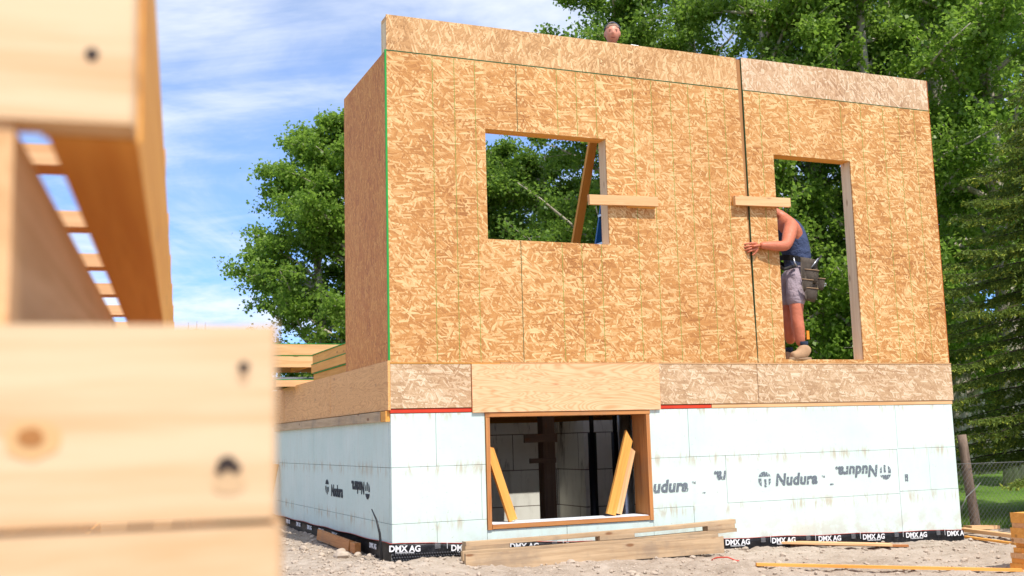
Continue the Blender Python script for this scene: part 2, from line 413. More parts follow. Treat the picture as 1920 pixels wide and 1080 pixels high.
def copy_tree(o, parent=None):
    c = o.copy(); COL.objects.link(c)
    if parent is not None: c.parent = parent
    for ch in [x for x in bpy.data.objects if x.parent == o]: copy_tree(ch, c)
    return c
def text_mesh(name, body, size, mat, parent, mw, bold=0., shear=0., extrude=.0006, sx=1., space=1.):
    cu = bpy.data.curves.new(name, 'FONT'); cu.body = body; cu.size = size; cu.offset = bold; cu.shear = shear
    cu.extrude = extrude; cu.align_x = 'LEFT'; cu.resolution_u = 3; cu.space_character = space
    t = bpy.data.objects.new('tmp', cu); COL.objects.link(t)
    dg = bpy.context.evaluated_depsgraph_get(); me = bpy.data.meshes.new_from_object(t.evaluated_get(dg))
    bpy.data.objects.remove(t)
    me.transform(Matrix.Diagonal((sx, 1, 1, 1)))
    return mesh_obj(name, me, mat, parent, mw)

# ------------------------------------------------------------------ terrain
def fbm(x, y, s, seed):
    r = np.random.default_rng(seed); v = np.zeros_like(x); a = 1.
    for o in range(5):
        for k in range(3):
            th = r.uniform(0, 2*pi); ph = r.uniform(0, 2*pi)
            v += a*np.sin((x*np.cos(th)+y*np.sin(th))*s*2*pi*r.uniform(.7, 1.3)+ph+1.7*np.sin((x*np.sin(th)-y*np.cos(th))*s*3.1+ph))
        a *= .55; s *= 1.9
    return v/3.5
def gz(x, y):
    x = np.asarray(x, float); y = np.asarray(y, float)
    z = -.128-.0235*np.clip(x, 0, 8)-.012*np.clip(x-2.8, 0, 1)-.022*np.clip(-y, 0, 8)+0*x
    z += .045*np.exp(-((x-.5)**2+(y+.1)**2)/.15)*1. - .02*np.exp(-((x)**2+(y)**2)/.04)
    z += .035*np.exp(-((x-5.6)**2+(y+1.1)**2)/.5)
    far = np.clip((np.hypot(x-6, y)-5)/38., 0, 1)
    z += 1.75*far**1.3
    near = np.clip(1.-np.hypot(x-2, y+1)/9., 0, 1)
    z += near*(.026*fbm(x, y, .55, 3)+.016*fbm(x, y, 2.6, 5))
    return z
def gzf(x, y): return float(gz(np.array([x]), np.array([y]))[0])
def axis(lo, a, b, hi, st):
    mid = np.arange(a, b, st); out = [mid[-1]]; s = st
    r = []
    v = b; 
    while v < hi: r.append(v); s *= 1.12; v += s
    l = []; s = st; v = a-st
    while v > lo: l.append(v); s *= 1.12; v -= s
    return np.array(l[::-1]+list(mid)+r)
gx = axis(-500, -1.6, 6.6, 500, .028); gy = axis(-400, -3.6, 5.0, 700, .03)
X, Y = np.meshgrid(gx, gy); Z = gz(X, Y)
fine = (X > -1.6) & (X < 6.6) & (Y > -3.6) & (Y < 5)
Z = Z+np.where(fine, rng.normal(0, .0028, X.shape)+.007*np.clip(fbm(X, Y, 5.5, 9), -.6, 2), 0)
inside = (X > .25) & (X < 5.8) & (Y > .25) & (Y < 7.6)
V = np.stack([X, Y, Z], -1).reshape(-1, 3)
nx = len(gx); i, j = np.meshgrid(np.arange(len(gy)-1), np.arange(nx-1), indexing='ij')
Q = np.stack([i*nx+j, i*nx+j+1, (i+1)*nx+j+1, (i+1)*nx+j], -1).reshape(-1, 4)
cx = V[Q].mean(1)
hole = inside.reshape(-1)[Q].all(1)
isl = ((cx[:, 1] > .95) & (cx[:, 0] > 6.3)) | (cx[:, 1] > 11) | (cx[:, 0] > 11) | (cx[:, 0] < -14)
for nm, sel, mt in (('ground', ~isl & ~hole, DIRT), ('lawn', isl & ~hole, LAWN)):
    q = Q[sel]; u, inv = np.unique(q.ravel(), return_inverse=True)
    o = mesh_obj(nm, np_mesh(nm, V[u], inv.reshape(q.shape)), mt, smooth=True); tag(o, kind='structure')

# ------------------------------------------------------------------ the house
HW = 6.05; HD = 7.8; ZT = 1.095; ZO = 1.52; ZG = 4.24; ZP = 4.563
house = empty('unfinished_house', (0, 0, -.2), 'unfinished two level house with white foam block foundation and golden OSB upper walls', 'house')
# foundation walls built as courses of foam blocks with hairline joints
def icf_wall(name, along, thick0, thick1, blocks, gap=.003):
    bm = bmesh.new()
    for (a, b, z0, z1) in blocks:
        pr = random.uniform(0, .0022)
        if along == 'x': box(bm, a+gap/2, b-gap/2, thick0-pr, thick1, z0+gap/2, z1-gap/2, .0012)
        else: box(bm, thick0-pr, thick1, a+gap/2, b-gap/2, z0+gap/2, z1-gap/2, .0012)
    return bm_obj(name, bm, ICF, house)
zc = [-.28, .197, .650, ZT]
wx0, wx1, wz0 = .838, 2.452, .100
front_blocks = [(0, .395, .650, ZT), (.395, wx0, .650, ZT), (0, .795, .190, .650), (.795, wx0, .190, .650),
    (0, .39, -.28, .190), (.39, wx0, -.28, .190), (wx0, 1.585, -.28, wz0), (1.585, 2.452, -.28, wz0),
    (wx1, 2.862, .650, ZT), (2.862, 5.30, .650, ZT), (5.30, HW, .655, ZT),
    (wx1, 3.25, .200, .650), (3.25, 5.285, .212, .650), (5.285, 5.688, .232, .655), (5.688, HW, .232, .655),
    (wx1, 2.88, -.28, .200), (2.88, 5.285, -.28, .212), (5.285, HW, -.28, .232)]
fw = icf_wall('foundation_wall', 'x', 0, .06, front_blocks)
bm = bmesh.new()
for b in [(0.07, wx0, .055, .26, -.4, ZT-.01), (wx0, wx1, .055, .26, -.4, wz0-.005), (wx1, HW-.07, .055, .26, -.4, ZT-.01)]: box(bm, *b)
bm_obj('wall_core', bm, ICF_IN, house)
side_blocks = []
ys = [(0.062, 1.2, 2.9, 4.6, 6.2, HD), (0.062, .55, 2.95, 5.3, HD), (0.062, 1.35, 3.4, 5.8, HD)]
for (z0, z1), yy in zip([(.650, ZT), (.190, .650), (-.28, .190)], ys):
    for a, b in zip(yy, yy[1:]): side_blocks.append((a, b, z0, z1))
sw = icf_wall('foundation_wall', 'y', 0, .06, side_blocks)
boxes('wall_core', [(.055, .25, .27, HD, -.4, ZT-.01)], ICF_IN, house)
rb = [(a, b, z0, z1) for (a, b, z0, z1) in side_blocks]
bm = bmesh.new()
for (a, b, z0, z1) in rb: box(bm, HW-.06, HW, a+.0017, b-.0017, z0+.0017, z1-.0017, .0012)
bm_obj('foundation_wall', bm, ICF, house)
boxes('wall_core', [(HW-.25, HW-.055, .27, HD, -.4, ZT-.01)], ICF_IN, house)
boxes('foundation_wall', [(0.262, HW-.262, HD-.25, HD, -.4, ZT-.02)], ICF, house)
# basement room seen through the opening
boxes('basement_wall', [(.262, 3.55, 4.4, 4.6, -1.35, ZT-.03), (3.55, 3.75, 3.6, 4.6, -1.35, ZT-.03), (3.75, HW-.262, 3.6, 3.8, -1.35, ZT-.03)], ICF_IN, house)
boxes('basement_floor', [(.262, HW-.262, .262, HD-.262, -1.45, -1.36)], simple('concrete', (.42, .40, .37), .9), house)
boxes('basement_wall', [(.27, HW-.262, .21, .259, -1.35, -.41), (.20, .252, .27, HD-.26, -1.35, -.41), (HW-.252, HW-.2, .27, HD-.26, -1.35, -.41)], ICF_IN, house)
# reddish seal visible over the foam, timber ledger on the side
boxes('sill_seal', [(-.002, .717, -.004, .20, ZT+.004, ZT+.036)], RED, house); boxes('sill_seal', [(2.566, 3.12, -.004, .20, ZT+.004, ZT+.034)], RED, house)
board('sill_plate', (.722, .10, ZT+.022), (2.56, .10, ZT+.022), .19, .038, (0, 0, 1), SPF_ORANGE, house)
board('sill_plate', (3.125, .096, ZT+.021), (HW+.004, .096, ZT+.021), .20, .038, (0, 0, 1), SPF, house)
board('ledger_board', (-.020, .17, ZT-.020), (-.020, 5.0, ZT-.020), .085, .038, (-1, 0, 0), SPF_AGED, house)
board('ledger_board', (-.018, .02, ZT-.020), (-.018, .165, ZT-.020), .085, .034, (-1, 0, 0), SPF_ORANGE, house)
# rim boards
def sheet(name, x0, x1, z0, z1, y, th, mat, parent=house, bev=.0015):
    return boxes(name, [(x0, x1, y-th, y, z0, z1)], mat, parent, bev, ((x0+x1)/2, y, (z0+z1)/2))
r0 = ZT+.042; r1 = ZO-.012
sheet('rim_board', 0, .716, r0, r1, .0, .012, OSB_RIM); 
sheet('rim_board', 2.572, 3.648, r0, r1, .0, .012, OSB_RIM)
sheet('rim_board', 3.653, HW+.02, r0, r1, .0, .012, OSB_RIM)
board('rim_board', (.722, -.012, (r0+r1)/2-.022), (2.566, -.012, (r0+r1)/2-.022), r1-r0+.045, .019, (0, -1, 0), PLY, house, .0015)
boxes('rim_joist', [(0.004, HW, .003, .041, ZT+.04, ZO-.014)], SPF_ORANGE, house)
for a, b in ((.0, 2.06), (2.064, 4.43), (4.434, 6.6)):
    board('rim_board', (-.012, a-.012, ZT+.235), (-.012, b-.012, ZT+.235), .41, .019, (-1, 0, 0), PLY_SIDE, house, .0015)
boxes('rim_board', [(HW-.04, HW, .045, HD, ZT+.002, ZO-.014), (0.004, HW-.045, HD-.04, HD, ZT, ZO-.014)], SPF_ORANGE, house)
# deck, middle opening added to let sun brighten the basement
boxes('floor_deck', [(.0, HW, .0, 1.7, ZO-.013, ZO), (3.3, 4.7, 2.25, 2.6, ZO-.013, ZO), (0, 2.3, 1.7, 2.6, ZO-.013, ZO), (4.7, HW, 1.7, 2.6, ZO-.013, ZO), (0, HW, 2.6, 3.32, ZO-.013, ZO), (.0, 2.9, 3.32, HD, ZO-.013, ZO), (5.2, HW, 3.32, HD, ZO-.013, ZO), (2.9, 5.2, 3.56, HD, ZO-.013, ZO)],
      osb('osb deck', (.26, .105, .028), (.50, .28, .11), (.70, .5, .28), 20), house)
jo = [(x, x+.038, .05, 1.66 if 2.3 < x < 4.7 else 4.38, ZO-.31, ZO-.016) for x in np.arange(.45, 5.8, .406)]  # joists cut short below the opening added for basement light
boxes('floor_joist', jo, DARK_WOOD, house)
# bottom plate strip under the wall panels
board('bottom_plate', (.002, .07, ZO+.019), (3.64, .07, ZO+.019), .14, .036, (0, 0, 1), SPF, house)
sheet('trim_strip', .0, .99, ZO-.009, ZO-.001, -.002, .014, SPF_ORANGE); sheet('trim_strip', .995, HW+.02, ZO-.009, ZO-.001, -.002, .014, SPF)

# ---- wall panels of the upper storey
def panel(label):
    return empty('wall_panel', (0, 0, ZO), label, parent=house)
SY = -.0; TH = .011
def cut_sheet(name, outer, holes, mat, parent, y0=-TH, y1=0., pts=None):
    """outer (x0,x1,z0,z1) rectangle with rectangular holes, as a solid"""
    x0, x1, z0, z1 = outer
    xs = sorted({x0, x1, *[h[0] for h in holes], *[h[1] for h in holes]}); zs = sorted({z0, z1, *[h[2] for h in holes], *[h[3] for h in holes]})
    bm = bmesh.new(); vd = {}
    def vt(x, y, z):
        k = (round(x, 5), round(y, 5), round(z, 5))
        if k not in vd:
            xx = x
            if pts: xx = pts(x, z)
            vd[k] = bm.verts.new((xx, y, z))
        return vd[k]
    solid = {}
    for a in range(len(xs)-1):
        for b in range(len(zs)-1):
            cx_, cz = (xs[a]+xs[a+1])/2, (zs[b]+zs[b+1])/2
            solid[a, b] = not any(h[0] < cx_ < h[1] and h[2] < cz < h[3] for h in holes)
    for (a, b), s in solid.items():
        if not s: continue
        A, B, C_, D_ = xs[a], xs[a+1], zs[b], zs[b+1]
        for y in (y0, y1): bm.faces.new([vt(A, y, C_), vt(B, y, C_), vt(B, y, D_), vt(A, y, D_)])
        for (da, db, e) in ((-1, 0, ((A, C_), (A, D_))), (1, 0, ((B, C_), (B, D_))), (0, -1, ((A, C_), (B, C_))), (0, 1, ((A, D_), (B, D_)))):
            if not solid.get((a+da, b+db), False):
                (p, q), (r, s_) = e; bm.faces.new([vt(p, y0, q), vt(r, y0, s_), vt(r, y1, s_), vt(p, y1, q)])
    return bm_obj(name, bm, mat, parent)
WIN = (.905, 2.11, 2.61, 3.61); DOOR = (3.99, 4.94, 1.556, 3.605)
pl = panel('left front wall panel, golden OSB with square window opening')
top_lean = lambda x, z: x if x < 3.5 else 3.664-.058*max(0, (z-ZO))/(ZP-ZO)
cut_sheet('sheathing', (0, 3.664, ZO+.002, ZG-.003), [WIN], OSB_GOLD, pl, pts=top_lean)
cut_sheet('parapet_sheathing', (0, 3.664, ZG+.002, ZP), [], OSB_TOP, pl, pts=top_lean)
def stud(parent, x, z0, z1, mat=SPF, y0=.004, y1=.137, t=.038, name='stud'):
    return board(name, (x, (y0+y1)/2, z0), (x, (y0+y1)/2, z1), y1-y0, t, (1, 0, 0), mat, parent)
def plate(parent, x0, x1, z, mat=SPF, y0=.004, y1=.137, name='plate', t=.038):
    return board(name, (x0, (y0+y1)/2, z), (x1, (y0+y1)/2, z), y1-y0, t, (0, 0, 1), mat, parent)
zt_ = ZP-.024
for x in (.025, .3, .7): stud(pl, x, ZO+.04, ZP-.045, SPF_GREY if x < .1 else SPF)
stud(pl, WIN[0]-.021, ZO+.04, ZP-.045); stud(pl, WIN[1]+.019, ZO+.04, ZP-.045, SPF_GREY)
for x in (1.3, 1.7): stud(pl, x, ZO+.04, WIN[2]-.04); stud(pl, x, WIN[3]+.19, ZP-.045)
for x in (2.5, 2.9, 3.3): stud(pl, x, ZO+.04, ZP-.045)
g0 = Vector((3.625-.006, .09, ZO+.05)); g1 = Vector((3.6-.004+.028-.008, .09, ZP-.003))
board('stud', (3.645, .040, ZO+.05), (3.622, .040, ZP-.004), .072, .085, (1, 0, 0), ORANGE_STUD, pl)
plate(pl, WIN[0]-.0, WIN[1]+.0, WIN[3]+.020, SPF_ORANGE, name='window_header', t=.038)
boxes('window_header', [(WIN[0]+.001, WIN[1]-.001, .006, .13, WIN[3]+.041, WIN[3]+.185)], SPF, pl)
plate(pl, WIN[0], WIN[1], WIN[2]-.020, SPF, name='window_sill')
plate(pl, .006, 3.58, zt_, SPF)
boxes('corner_post', [(.004, .043, .141, .16, ZG, ZP-.004)], SPF_GREY, pl)
for x0, x1 in ((-.004, 3.62),): boxes('joint_line', [(x0, x1, -.0112, -.0105, ZG-.0075, ZG+.0035)], DARK_LINE, pl)
# printed nailing guides
def lines(parent, lst, mat, wd=.0032):
    boxes('printed_line', [(x-wd/2, x+wd/2, -TH-.0006, -TH-.0001, z0, z1) for x, z0, z1 in lst], mat, parent)
gl = []
for x in (.416, .619, .814, 1.623, 1.821, 2.023, 2.416, 2.62, 2.83, 3.03, 3.23, 3.44):
    segs = [(ZO+.01, ZG-.012)]
    if WIN[0] < x < WIN[1]: segs = [(ZO+.01, WIN[2]-.004), (WIN[3]+.004, ZG-.012)]
    gl += [(x, a, b) for a, b in segs]
lines(pl, gl, GREEN_LINE, .0048)
lines(pl, [(1.218, ZO+.01, WIN[2]-.003)], DARK_LINE, .006); lines(pl, [(1.218, WIN[3]+.003, ZG-.01)], DARK_LINE, .006)
pr_ = panel('right front wall panel, golden OSB with tall doorway opening')
cut_sheet('sheathing', (3.672, HW-.006, ZO+.002, ZG-.003), [DOOR], OSB_GOLD, pr_, y0=-.013, y1=0.)
cut_sheet('parapet_sheathing', (3.668, HW-.008, ZG+.002, ZP+.012), [], OSB_PALE, pr_, y0=-.013)
boxes('joint_line', [(3.668, HW-.007, -.0137, -.0129, ZG-.0065, ZG+.0025)], DARK_LINE, pr_)
boxes('printed_line', [(x-.0024, x+.0024, -.0137, -.01305, a, b) for x, a, b in [(3.86, ZO, ZG-.01), (4.2, DOOR[3], ZG-.01), (4.86, DOOR[3]+.01, ZG-.01), (5.12, ZO+.01, ZG-.01), (5.41, ZO+.01, ZG-.01), (5.62, ZO+.01, ZG-.01), (5.83, ZO+.01, ZG-.01)]], GREEN_LINE, pr_)
boxes('panel_edge', [(3.6645, 3.6715, -.0128, .12, ZO+.004, ZP+.008)], simple('dark green edge', (.03, .07, .025), .8), pr_)
boxes('panel_edge', [(HW-.0055, HW-.0005, -.0145, .03, ZO+.004, ZP+.008)], simple('orange edge', (.55, .13, .03), .7), pr_)
stud(pr_, 3.70, ZO+.04, ZP-.03); stud(pr_, DOOR[0]-.021, ZO+.04, ZP-.03); stud(pr_, DOOR[1]+.019, ZO+.001+.038, ZP-.03, SPF_GREY)
for x in (5.35, 5.7, HW-.028): stud(pr_, x, ZO+.04, ZP-.03)
plate(pr_, DOOR[0], DOOR[1], DOOR[3]+.020, SPF_ORANGE, name='door_header')
boxes('door_header', [(DOOR[0]+.001, DOOR[1]-.001, .006, .13, DOOR[3]+.041, DOOR[3]+.2)], SPF, pr_)
plate(pr_, 3.68, HW-.006, ZO+.018, SPF, t=.034); plate(pr_, 3.68, HW-.01, ZP-.010, SPF)
ps = panel('narrow side wall panel, shaded brown OSB with green painted corner edge')
OSB_SIDE = osb('osb side', (.38, .095, .012), (.62, .21, .032), (.78, .35, .08), 82, 1.2, 21.)  # OSB copy with the side wall's warm shade put into the colour
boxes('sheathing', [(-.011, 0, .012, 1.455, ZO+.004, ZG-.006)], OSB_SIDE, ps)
for y in (.19, .6, 1.0, 1.435): board('stud', (.024, y, ZO+.04), (.024+.0, y, ZG-.05), .038, .044, (1, 0, 0), SPF, ps)
board('plate', (.07, .145, ZG-.028), (.07, 1.455, ZG-.028), .13, .038, (0, 0, 1), SPF, ps)
boxes('corner_seal', [(-.0155, -.0005, -.0115, .006, ZO+.004, ZG+.003)], GREEN_EDGE, ps)
# pull blocks nailed across the seam
def cleat(label, p0, p1, y):
    o = empty('cleat_block', (0, 0, 3), label, parent=house)
    return o
cb = board('cleat_block', (1.885, -.060, 3.010), (2.605, -.060, 3.030), .090, .038, (0, -1, 0), SPF, house); cb['label'] = 'short lumber block nailed at the window edge'
boxes('spacer_block', [(2.30, 2.595, -.040, -.0125, 2.97, 3.06)], SPF_ORANGE, house, .001)
cb = board('cleat_block', (3.465, -.058, 3.093), (4.113, -.058, 3.108), .090, .038, (0, -1, 0), SPF, house); cb['label'] = 'short lumber block nailed across the panel seam'
boxes('spacer_block', [(3.47, 3.585, -.038, -.0125, 3.055, 3.14), (3.70, 3.97, -.038, -.0142, 3.06, 3.14)], SPF_ORANGE, house, .001)
# timber frame of the basement window
wf = empty('basement_window', (1.64, 0, .1), parent=house)
board('jamb', (wx0+.022, .12, wz0+.002), (wx0+.022, .12, 1.052), .27, .036, (1, 0, 0), RED_WOOD, wf)
board('jamb', (wx1-.022, .12, wz0+.002), (wx1-.022, .12, 1.052), .27, .036, (1, 0, 0), RED_WOOD, wf)
board('sill', (wx0+.044, .12, wz0+.022), (wx1-.044, .12, wz0+.022), .266, .036, (0, 0, 1), RED_WOOD, wf)
board('head', (wx0, .12, 1.071), (wx1, .12, 1.071), .268, .034, (0, 0, 1), RED_WOOD, wf)
boxes('sill_top', [(wx0+.05, wx1-.05, .0, .24, wz0+.0415, wz0+.047)], WHITE_FROST, wf)
# basement contents
for px in (1112, 1156):
    q = P(px, 880, 1, 1.5); o = empty('steel_post', (q.x, q.y, -1.36), 'black adjustable steel post in the basement, %s' % ('left of the pair behind the opening' if px == 1112 else 'right of the pair beside the shiny duct'), 'post', 'steel basement posts')
    tube('outer_tube', [(q.x, q.y, -1.35), (q.x, q.y, .9)], .045, BLACK_STEEL, o); tube('inner_tube', [(q.x, q.y, .9), (q.x, q.y, 1.17)], .024, BLACK_STEEL, o)
    boxes('top_plate', [(q.x-.07, q.x+.07, q.y-.07, q.y+.07, 1.17, 1.185)], BLACK_STEEL, o)
q = P(1026, 880, 1, 2.2)
o = empty('timber_post', (q.x, q.y, -1.36), 'dark built up timber post standing in the basement', 'post')
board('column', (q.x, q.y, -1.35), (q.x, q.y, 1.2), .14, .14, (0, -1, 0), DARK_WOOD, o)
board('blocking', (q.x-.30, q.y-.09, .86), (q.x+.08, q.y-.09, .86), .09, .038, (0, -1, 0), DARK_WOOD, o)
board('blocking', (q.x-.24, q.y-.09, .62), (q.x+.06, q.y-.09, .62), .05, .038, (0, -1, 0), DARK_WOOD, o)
q = P(1173, 860, 1, 1.1)
o = tag(tube('duct_pipe', [(q.x, q.y, -1.35), (q.x, q.y, 1.19)], .07, DUCT, None, 16), 'shiny metal duct rising in the basement behind the right leaning boards', 'duct')
# leaning scraps in the opening
def lean(name, pa, pb, wd, label, cut=.05, th=.038, mat=SPF_ORANGE, n=(0, -1, .2)):
    o = board(name, pa, pb, wd, th, n, mat, None, cut=cut); tag(o, label, 'board'); return o
zs_ = wz0+.05
lean('leaning_board', (1.115, .10, zs_+.012), (.905, .10, .80), .075, 'yellow board leaning left inside the basement opening')
lean('leaning_board', (2.07, .10, zs_+.012), (2.285, .10, .86), .085, 'longer of two boards leaning right in the basement opening', .08)
lean('leaning_board', (2.165, .145, zs_+.012), (2.345, .16, .74), .065, 'shorter board behind the longer one leaning in the basement opening', .03, .038, SPF)

# ---- foundation wrap with lettering
def wrap_front():
    bm = bmesh.new(); n = 240; rows = 9; g_ = []
    for i in range(n+1):
        x = -.016+(HW+.03)*i/n; top = .036-.030*min(x, 3.)/1.0*.75-.018*max(0, min(x, 6)-3)*1.6+.004*sin(x*9)
        top = .038-.047*x if x < 3 else -.103-.026*(x-3)
        top += .004*sin(x*7)+.003*sin(x*23)
        col_ = []
        for k in range(rows+1):
            z = top-.30*k/rows
            dim = .004*sin(x*41)*sin(k*1.3)
            col_.append(bm.verts.new((x, -.008+dim*.5-.012*k/rows*(1+.6*sin(x*5)), z)))
        g_.append(col_)
    for a, b in zip(g_, g_[1:]):
        for k in range(rows): bm.faces.new((a[k], a[k+1], b[k+1], b[k]))
    r = bmesh.ops.solidify(bm, geom=bm.faces[:], thickness=.002)
    return bm_obj('foundation_wrap', bm, WRAP, house, smooth=True)
mf = wrap_front()
def topz(x): return (.038-.047*x if x < 3 else -.103-.026*(x-3))
# dimples below the printed band near the corner
bm = bmesh.new()
for k in range(4):
    for i in range(46 if k < 3 else 30):
        x = .0+i*.0225+(k%2)*.011; z = -.055-k*.023-.012*x
        bmesh.ops.create_uvsphere(bm, u_segments=8, v_segments=5, radius=.0085, matrix=Matrix.Translation((x, -.019, z)))
bm_obj('dimple', bm, simple('dimple plastic', (.05, .05, .055), .3), mf, smooth=True)
tube('red_edge', [(-.018+x*(HW+.03)/40, -.0115, topz(-.018+x*(HW+.03)/40)+.004*sin((-.018+x*(HW+.03)/40)*7)) for x in range(41)], .0022, RED, mf, 5)
xs_t = [-.035, .500, 1.03, 1.56, 2.10, 2.63, 3.185, 3.70, 4.235, 4.765, 5.30, 5.83]
for x in xs_t:
    z = topz(x)-(.064 if x < 1 else .058); sl = math.atan(-.047 if x < 3 else -.026)
    mw = Matrix.Translation((x, -.0215, z)) @ Matrix.Rotation(-sl, 4, 'Y') @ Matrix.Rotation(pi/2, 4, 'X')
    t = 'DMX AG' if x < 5.7 else 'DMX A'
    text_mesh('lettering', t, .068, PRINT_W, mf, mw, .0022, 0, .0008, 1.02)
    mw2 = Matrix.Translation((x+.055, -.0235, z-.017)) @ Matrix.Rotation(-sl, 4, 'Y') @ Matrix.Rotation(pi/2, 4, 'X')
    if x < 5.7:
        text_mesh('lettering', 'FOUNDATION WRAP', .0165, PRINT_W, mf, mw2, .0003, 0, .0006, 1.)
        bl = [(x+.395, x+.445, -.0225, -.0205, z+.045-.010*r-.0018, z+.045-.010*r+.0018) for r in range(5)]
        boxes('print_block', bl, simple('grey print', (.25, .25, .26), .6), mf)
        boxes('print_mark', [(x+.502, x+.506, -.0225, -.0205, z-.005, z+.062)], PRINT_W, mf)
def wrap_side():
    bm = bmesh.new(); n = 120; rows = 6; g_ = []
    for i in range(n+1):
        y = -.014+6.0*i/n; top = .036-.004*y+.004*sin(y*6)
        g_.append([bm.verts.new((-.010-.010*k/rows*(1+.8*sin(y*4.4))-.004*sin(y*19)*k/rows, y, top-.28*k/rows)) for k in range(rows+1)])
    for a, b in zip(g_, g_[1:]):
        for k in range(rows): bm.faces.new((a[k], a[k+1], b[k+1], b[k]))
    bmesh.ops.solidify(bm, geom=bm.faces[:], thickness=.002)
    return bm_obj('foundation_wrap', bm, WRAP, house, smooth=True)
ms = wrap_side()
tube('red_edge', [(-.013, -.016+y*.15, .036-.004*y*.15+.004*sin(y*.15*6)) for y in range(41)], .0022, RED, ms, 5)
for y in (.52, 1.92, 2.5, 3.05, 3.62, 4.2):
    mw = Matrix.Translation((-.0225, y+.10, -.038)) @ Matrix.Rotation(-pi/2, 4, 'Z') @ Matrix.Rotation(pi/2, 4, 'X')
    text_mesh('lettering', 'DMX AG', .060, PRINT_W, ms, mw, .002, 0, .0008, .95)
# ---- block maker's print on the foam
def logo(parent, mw, r, mat):
    bm = bmesh.new()
    def poly(pts): bm.faces.new([bm.verts.new((x, y, 0)) for x, y in pts])
    a0 = math.asin(.36)
    poly([(r*cos(a0+(pi-2*a0)*i/14), r*sin(a0+(pi-2*a0)*i/14)) for i in range(15)])
    def strip(xa, xb, yt):
        k = 7; bot = []
        for i in range(k+1):
            x = xa+(xb-xa)*i/k; bot.append((x, -math.sqrt(max(0, r*r-x*x))))
        poly([(xb, yt), (xa, yt)]+bot)
    strip(-.96*r, -.50*r, .14*r); strip(-.08*r, .26*r, .02*r); strip(.62*r, .95*r, .05*r)
    return bm_obj('printed_logo', bm, mat, parent, mw)
Rx = Matrix.Rotation(pi/2, 4, 'X')
YP = -.0045
def nud(x, z, size, txt='Nudura', flip=False, mat=INK, parent=fw, sx=.88):
    R_ = Matrix.Rotation(pi, 4, 'Y') if flip else Matrix.Identity(4)
    mw = Matrix.Translation((x, YP, z)) @ R_ @ Rx
    text_mesh('printed_word', txt, size, mat, parent, mw, .0065, .18, .0003, sx*1.14, 1.05)
nud(2.455, .345, .150, 'udura'); nud(3.79, .355, .150)
nud(5.03, .500, .150, 'Nudura.', True)
nud(3.249, .505, .150, 'ra.', True, sx=.72)
logo(fw, Matrix.Translation((3.672, YP, .415)) @ Rx, .073, INK)
logo(fw, Matrix.Translation((5.118, YP, .430)) @ Matrix.Rotation(pi, 4, 'Y') @ Rx, .072, INK)
for x, z in ((2.87, .405), (4.335, .405)):
    text_mesh('printed_word', 'TM', .03, INK, fw, Matrix.Translation((x, YP, z)) @ Rx, .0005, 0, .0003)
boxes('ink_smudge', [(5.36, 5.40, -.0048, -.0043, .33, .40), (4.43, 4.47, -.0048, -.0043, .33, .345), (2.98, 3.01, -.0048, -.0043, .315, .325)], INK, fw)
Ls = Matrix.Rotation(-pi/2, 4, 'Z') @ Rx
def side_txt(txt, y, z, size, flip=False, sx=.9):
    base = Matrix.Translation((-.0045, y, z)) @ Matrix.Rotation(-pi/2, 4, 'Z')
    if flip: base = base @ Matrix.Rotation(pi, 4, 'Y')
    text_mesh('printed_word', txt, size, INK_SIDE, sw, base @ Rx, .0055, .1, .0003, sx*1.1)
side_txt('Nudura', 2.12, .350, .155); side_txt('Nudura.', .84, .510, .150, True, .84)
logo(sw, Matrix.Translation((-.0045, 2.29, .43)) @ Ls, .075, INK_SIDE)
logo(sw, Matrix.Translation((-.0045, .74, .44)) @ Matrix.Rotation(-pi/2, 4, 'Z') @ Matrix.Rotation(pi, 4, 'Y') @ Rx, .075, INK_SIDE)

# ------------------------------------------------------------------ inside the upper floor
o = empty('wall_brace', (1.9, 1.0, ZO), 'orange diagonal lumber brace seen inside the upper window', 'brace')
ta = P(1112, 262, 1, 1.0); tb = P(1079, 457, 1, 1.65); dv = (tb-ta).normalized(); tb2 = ta+dv*((ZO+.02-ta.z)/dv.z); ta = ta-dv*.75
board('brace_board', ta, tb2, .092, .038, (.0, -1, .35), SPF_ORANGE, o)
board('floor_cleat', tb2+Vector((-.15, .03, .03)), tb2+Vector((.45, .03, .03)), .089, .038, (0, 0, 1), SPF, o)
# step ladder
lad = empty('step_ladder', (2.45, .65, ZO), 'blue fibreglass step ladder standing behind the window jamb', 'ladder')
LT = 3.55; lq = P(1119, 455, 1, .83).x-.2*(2.74-ZO); lt = lq+.2*(LT-ZO)
for y in (.45, .83):
    board('front_rail', (lq, y-.03, ZO+.01), (lt, y, LT), .060, .028, (0, -1, 0), BLUE, lad)
    board('rear_rail', (lt+.52, y-.03, ZO+.01), (lt+.09, y, LT), .05, .024, (0, -1, 0), BLUE, lad)
for k in range(6):
    f_ = (k+1)/6.6; x = lq+(lt-lq)*f_; z = ZO+(LT-ZO)*f_
    boxes('step', [(x-.045, x+.045, .445, .82, z-.012, z+.012)], ALU, lad)
boxes('top_cap', [(lt-.06, lt+.17, .40, .88, LT-.005, LT+.03)], ORANGE_STUD, lad, .004)
for x in (lq, lt+.52):
    for y in (.42, .80): boxes('rubber_foot', [(x-.04, x+.04, y-.025, y+.025, ZO+.001, ZO+.045)], RUBBER, lad, .004)
# scrap lumber seen behind the window sill
for k, (a, b, y) in enumerate((((1090, 457), (1128, 447), 1.2), ((1112, 452), (1136, 444), 1.6))):
    pa = P(*a, 1, y); pb = P(*b, 1, y+.1)
    pb = pa+(pb-pa)*2.2
